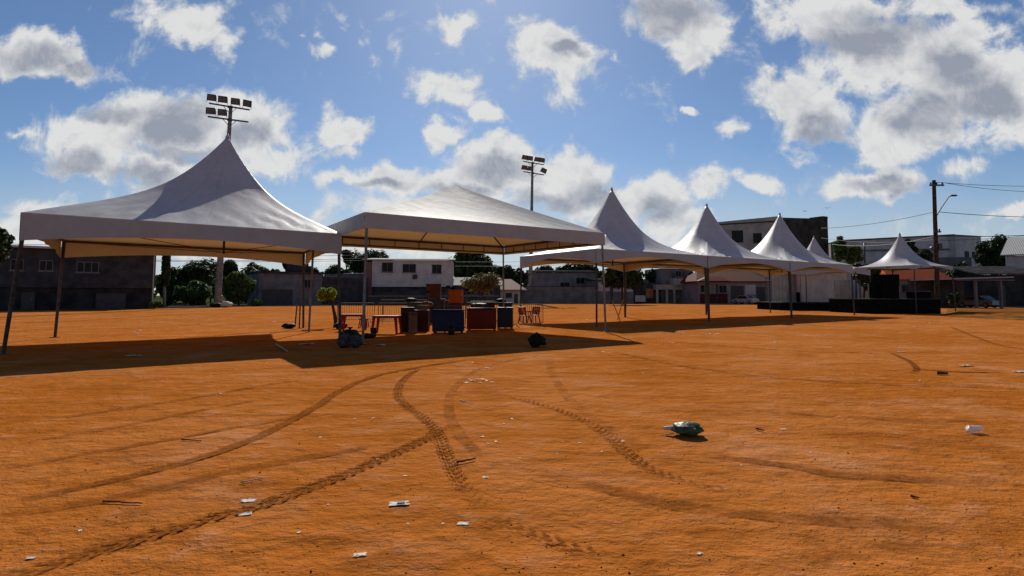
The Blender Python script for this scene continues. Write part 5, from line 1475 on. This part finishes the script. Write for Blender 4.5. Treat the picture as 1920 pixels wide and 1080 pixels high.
# sticks
def stick(label, p0, p1, r, m_, cat='stick'):
    a, c = gp(*p0), gp(*p1); a.z = c.z = r + .006
    mid = (a + c) / 2
    n = 8; ps = []
    for k in range(n + 1):
        t_ = k / n; q = lerp(a, c, t_) - Vector((mid.x, mid.y, 0)); q += Vector((0, .012 * mnoise.noise(Vector((t_ * 4, p0[0], 0))), .006 * mnoise.noise(Vector((t_ * 5, 2, p0[0]))))); ps.append(q)
    b = MB(); b.tube(ps, r, 6, r * .6)
    o = b.build('stick', M[m_], None, True, (mid.x, mid.y, 0)); tag(o, label, cat, 'sticks lying on the dirt')
stick('thin reddish stick lying flat at the lower left of the dirt', (193, 943), (266, 947), .008, 'stick')
stick('short dark stick right of the winding track', (857, 870), (892, 863), .012, 'stick')
stick('pale splinter above the white paper strip', (451, 907), (493, 899), .006, 'stick_pale')
stick('pale plank in the shadow between the left tent and frame tent', (517, 647), (539, 661), .03, 'stick_pale', 'plank')
stick('dark curved twig near the long brown tyre track', (340, 826), (378, 829), .008, 'stick')
stick('pale straw near the white crumbs of the hooked track', (862, 752), (886, 758), .008, 'stick_pale')
stick('small dark peg right of the green plastic sack', (1418, 806), (1432, 810), .013, 'stick')
stick('dark flat chip low at the right of the dirt', (1708, 934), (1723, 937), .010, 'stick')
stick('dark lump of bark near the thin wheel line at right', (1757, 703), (1778, 704), .035, 'stick')
stick('long thin cane lying on the dirt right of the red chairs', (1012, 571), (1058, 580), .035, 'stick')
# yellow props by the frame tent corner
for i, (p0, p1, lb) in enumerate((((1163, 601), (1147, 562), 'yellow steel prop leaning left near the right row tent'), ((1158, 600), (1168, 562), 'yellow steel prop leaning right near the right row tent'))):
    a = gp(*p0); c = at(p1[0], p1[1], a.y + .3); a.z = .01
    b = MB(); b.tube([Vector((0, 0, .01)), c - Vector((a.x, a.y, 0))], .03, 6)
    o = b.build('steel_prop', M['leaf_olive'] if False else mat('yellow_paint', (0.34, 0.19, 0.04), .6), None, False, (a.x, a.y, 0)); tag(o, lb, 'prop', 'yellow steel props')
# stakes by the rear leg of the left tent
for i, (p0, p1, lb) in enumerate((((553, 613), (557, 572), 'thin dark stake left of the rear tent legs'), ((561, 616), (563, 568), 'dark stake between the rear tent legs'))):
    a = gp(*p0); c = at(p1[0], p1[1], a.y); a.z = 0
    b = MB(); b.tube([Vector((0, 0, .01)), c - Vector((a.x, a.y, 0))], .035, 6); o = b.build('stake', M['steel_dark'], None, False, (a.x, a.y, 0)); tag(o, lb, 'stake', 'stakes by the rear tent legs')
# clods and small stones: uncountable
b = MB(); rc = random.Random(3)
for k in range(1500):
    py = 600 + 480 * rc.random() ** .8; p = gp(rc.uniform(-60, 1980), py)
    s = rc.choice((.002, .003, .004, .006)) * rc.uniform(.6, 1.3) * (1 if rc.random() < .97 else 2.0)
    if rc.random() > .6 and p.y > 10: continue
    z = ground_z(p.x, p.y); vs = []
    for (dx, dy, dz) in ((1, 0, .2), (0, 1, .2), (-1, 0, .2), (0, -1, .2), (.1, 0, 1), (.5, .5, .5), (-.5, -.4, .6)):
        vs.append((p.x + s * dx * rc.uniform(.7, 1.3), p.y + s * dy * rc.uniform(.7, 1.3), z + s * dz))
    b.add(vs, [(0, 1, 5), (1, 2, 4), (2, 3, 6), (3, 0, 4), (0, 5, 4), (5, 1, 4), (2, 6, 4), (6, 3, 4)])
tag(b.build('pebbles', M['clod']), 'dark clods and grit scattered over the orange dirt', 'pebbles', kind='stuff')

# ------------------------------------------------------------------ birds
for (px, py, lb, rot) in ((1509, 396, 'dark bird gliding left of its companion above the brown block', .3), (1551, 390, 'dark bird gliding right of its companion above the brown block', -.2)):
    p = at(px, py, 80)
    root = empty('bird', p, rot, lb, 'bird', 'birds gliding over the rooftops'); root.scale = (.6, .6, .6)
    b = MB()
    ring = [(-.32, .015), (-.22, .06), (0, .08), (.16, .06), (.25, .05), (.33, .01)]
    vs = []; fs = []
    for (y_, r_) in ring:
        for k in range(6): vs.append((r_ * math.cos(k * PI / 3), -y_, r_ * math.sin(k * PI / 3)))
    for i in range(5):
        for k in range(6): j = (k + 1) % 6; fs.append((i * 6 + k, i * 6 + j, i * 6 + 6 + j, i * 6 + 6 + k))
    b.add(vs, fs)
    for s in (-1, 1):
        w = [(s * .04, -.10, .03), (s * .04, .12, .03), (s * .35, .08, .14), (s * .38, -.08, .14), (s * .85, .10, .02), (s * .6, -.02, .09)]
        w2 = [(q[0], q[1], q[2] - .02) for q in w]
        b.add(w + w2, [(0, 1, 2, 3), (3, 2, 4, 5), (6, 9, 8, 7), (9, 11, 10, 8), (0, 3, 9, 6), (3, 5, 11, 9), (5, 4, 10, 11), (4, 2, 8, 10), (2, 1, 7, 8)])
    b.add([(-.05, .25, 0), (.05, .25, 0), (.12, .48, 0), (-.12, .48, 0), (0, .25, .025), (0, .48, .02)], [(0, 1, 2, 3), (0, 3, 5, 4), (4, 5, 2, 1)])
    b.build('bird_body', M['black_metal'], root)
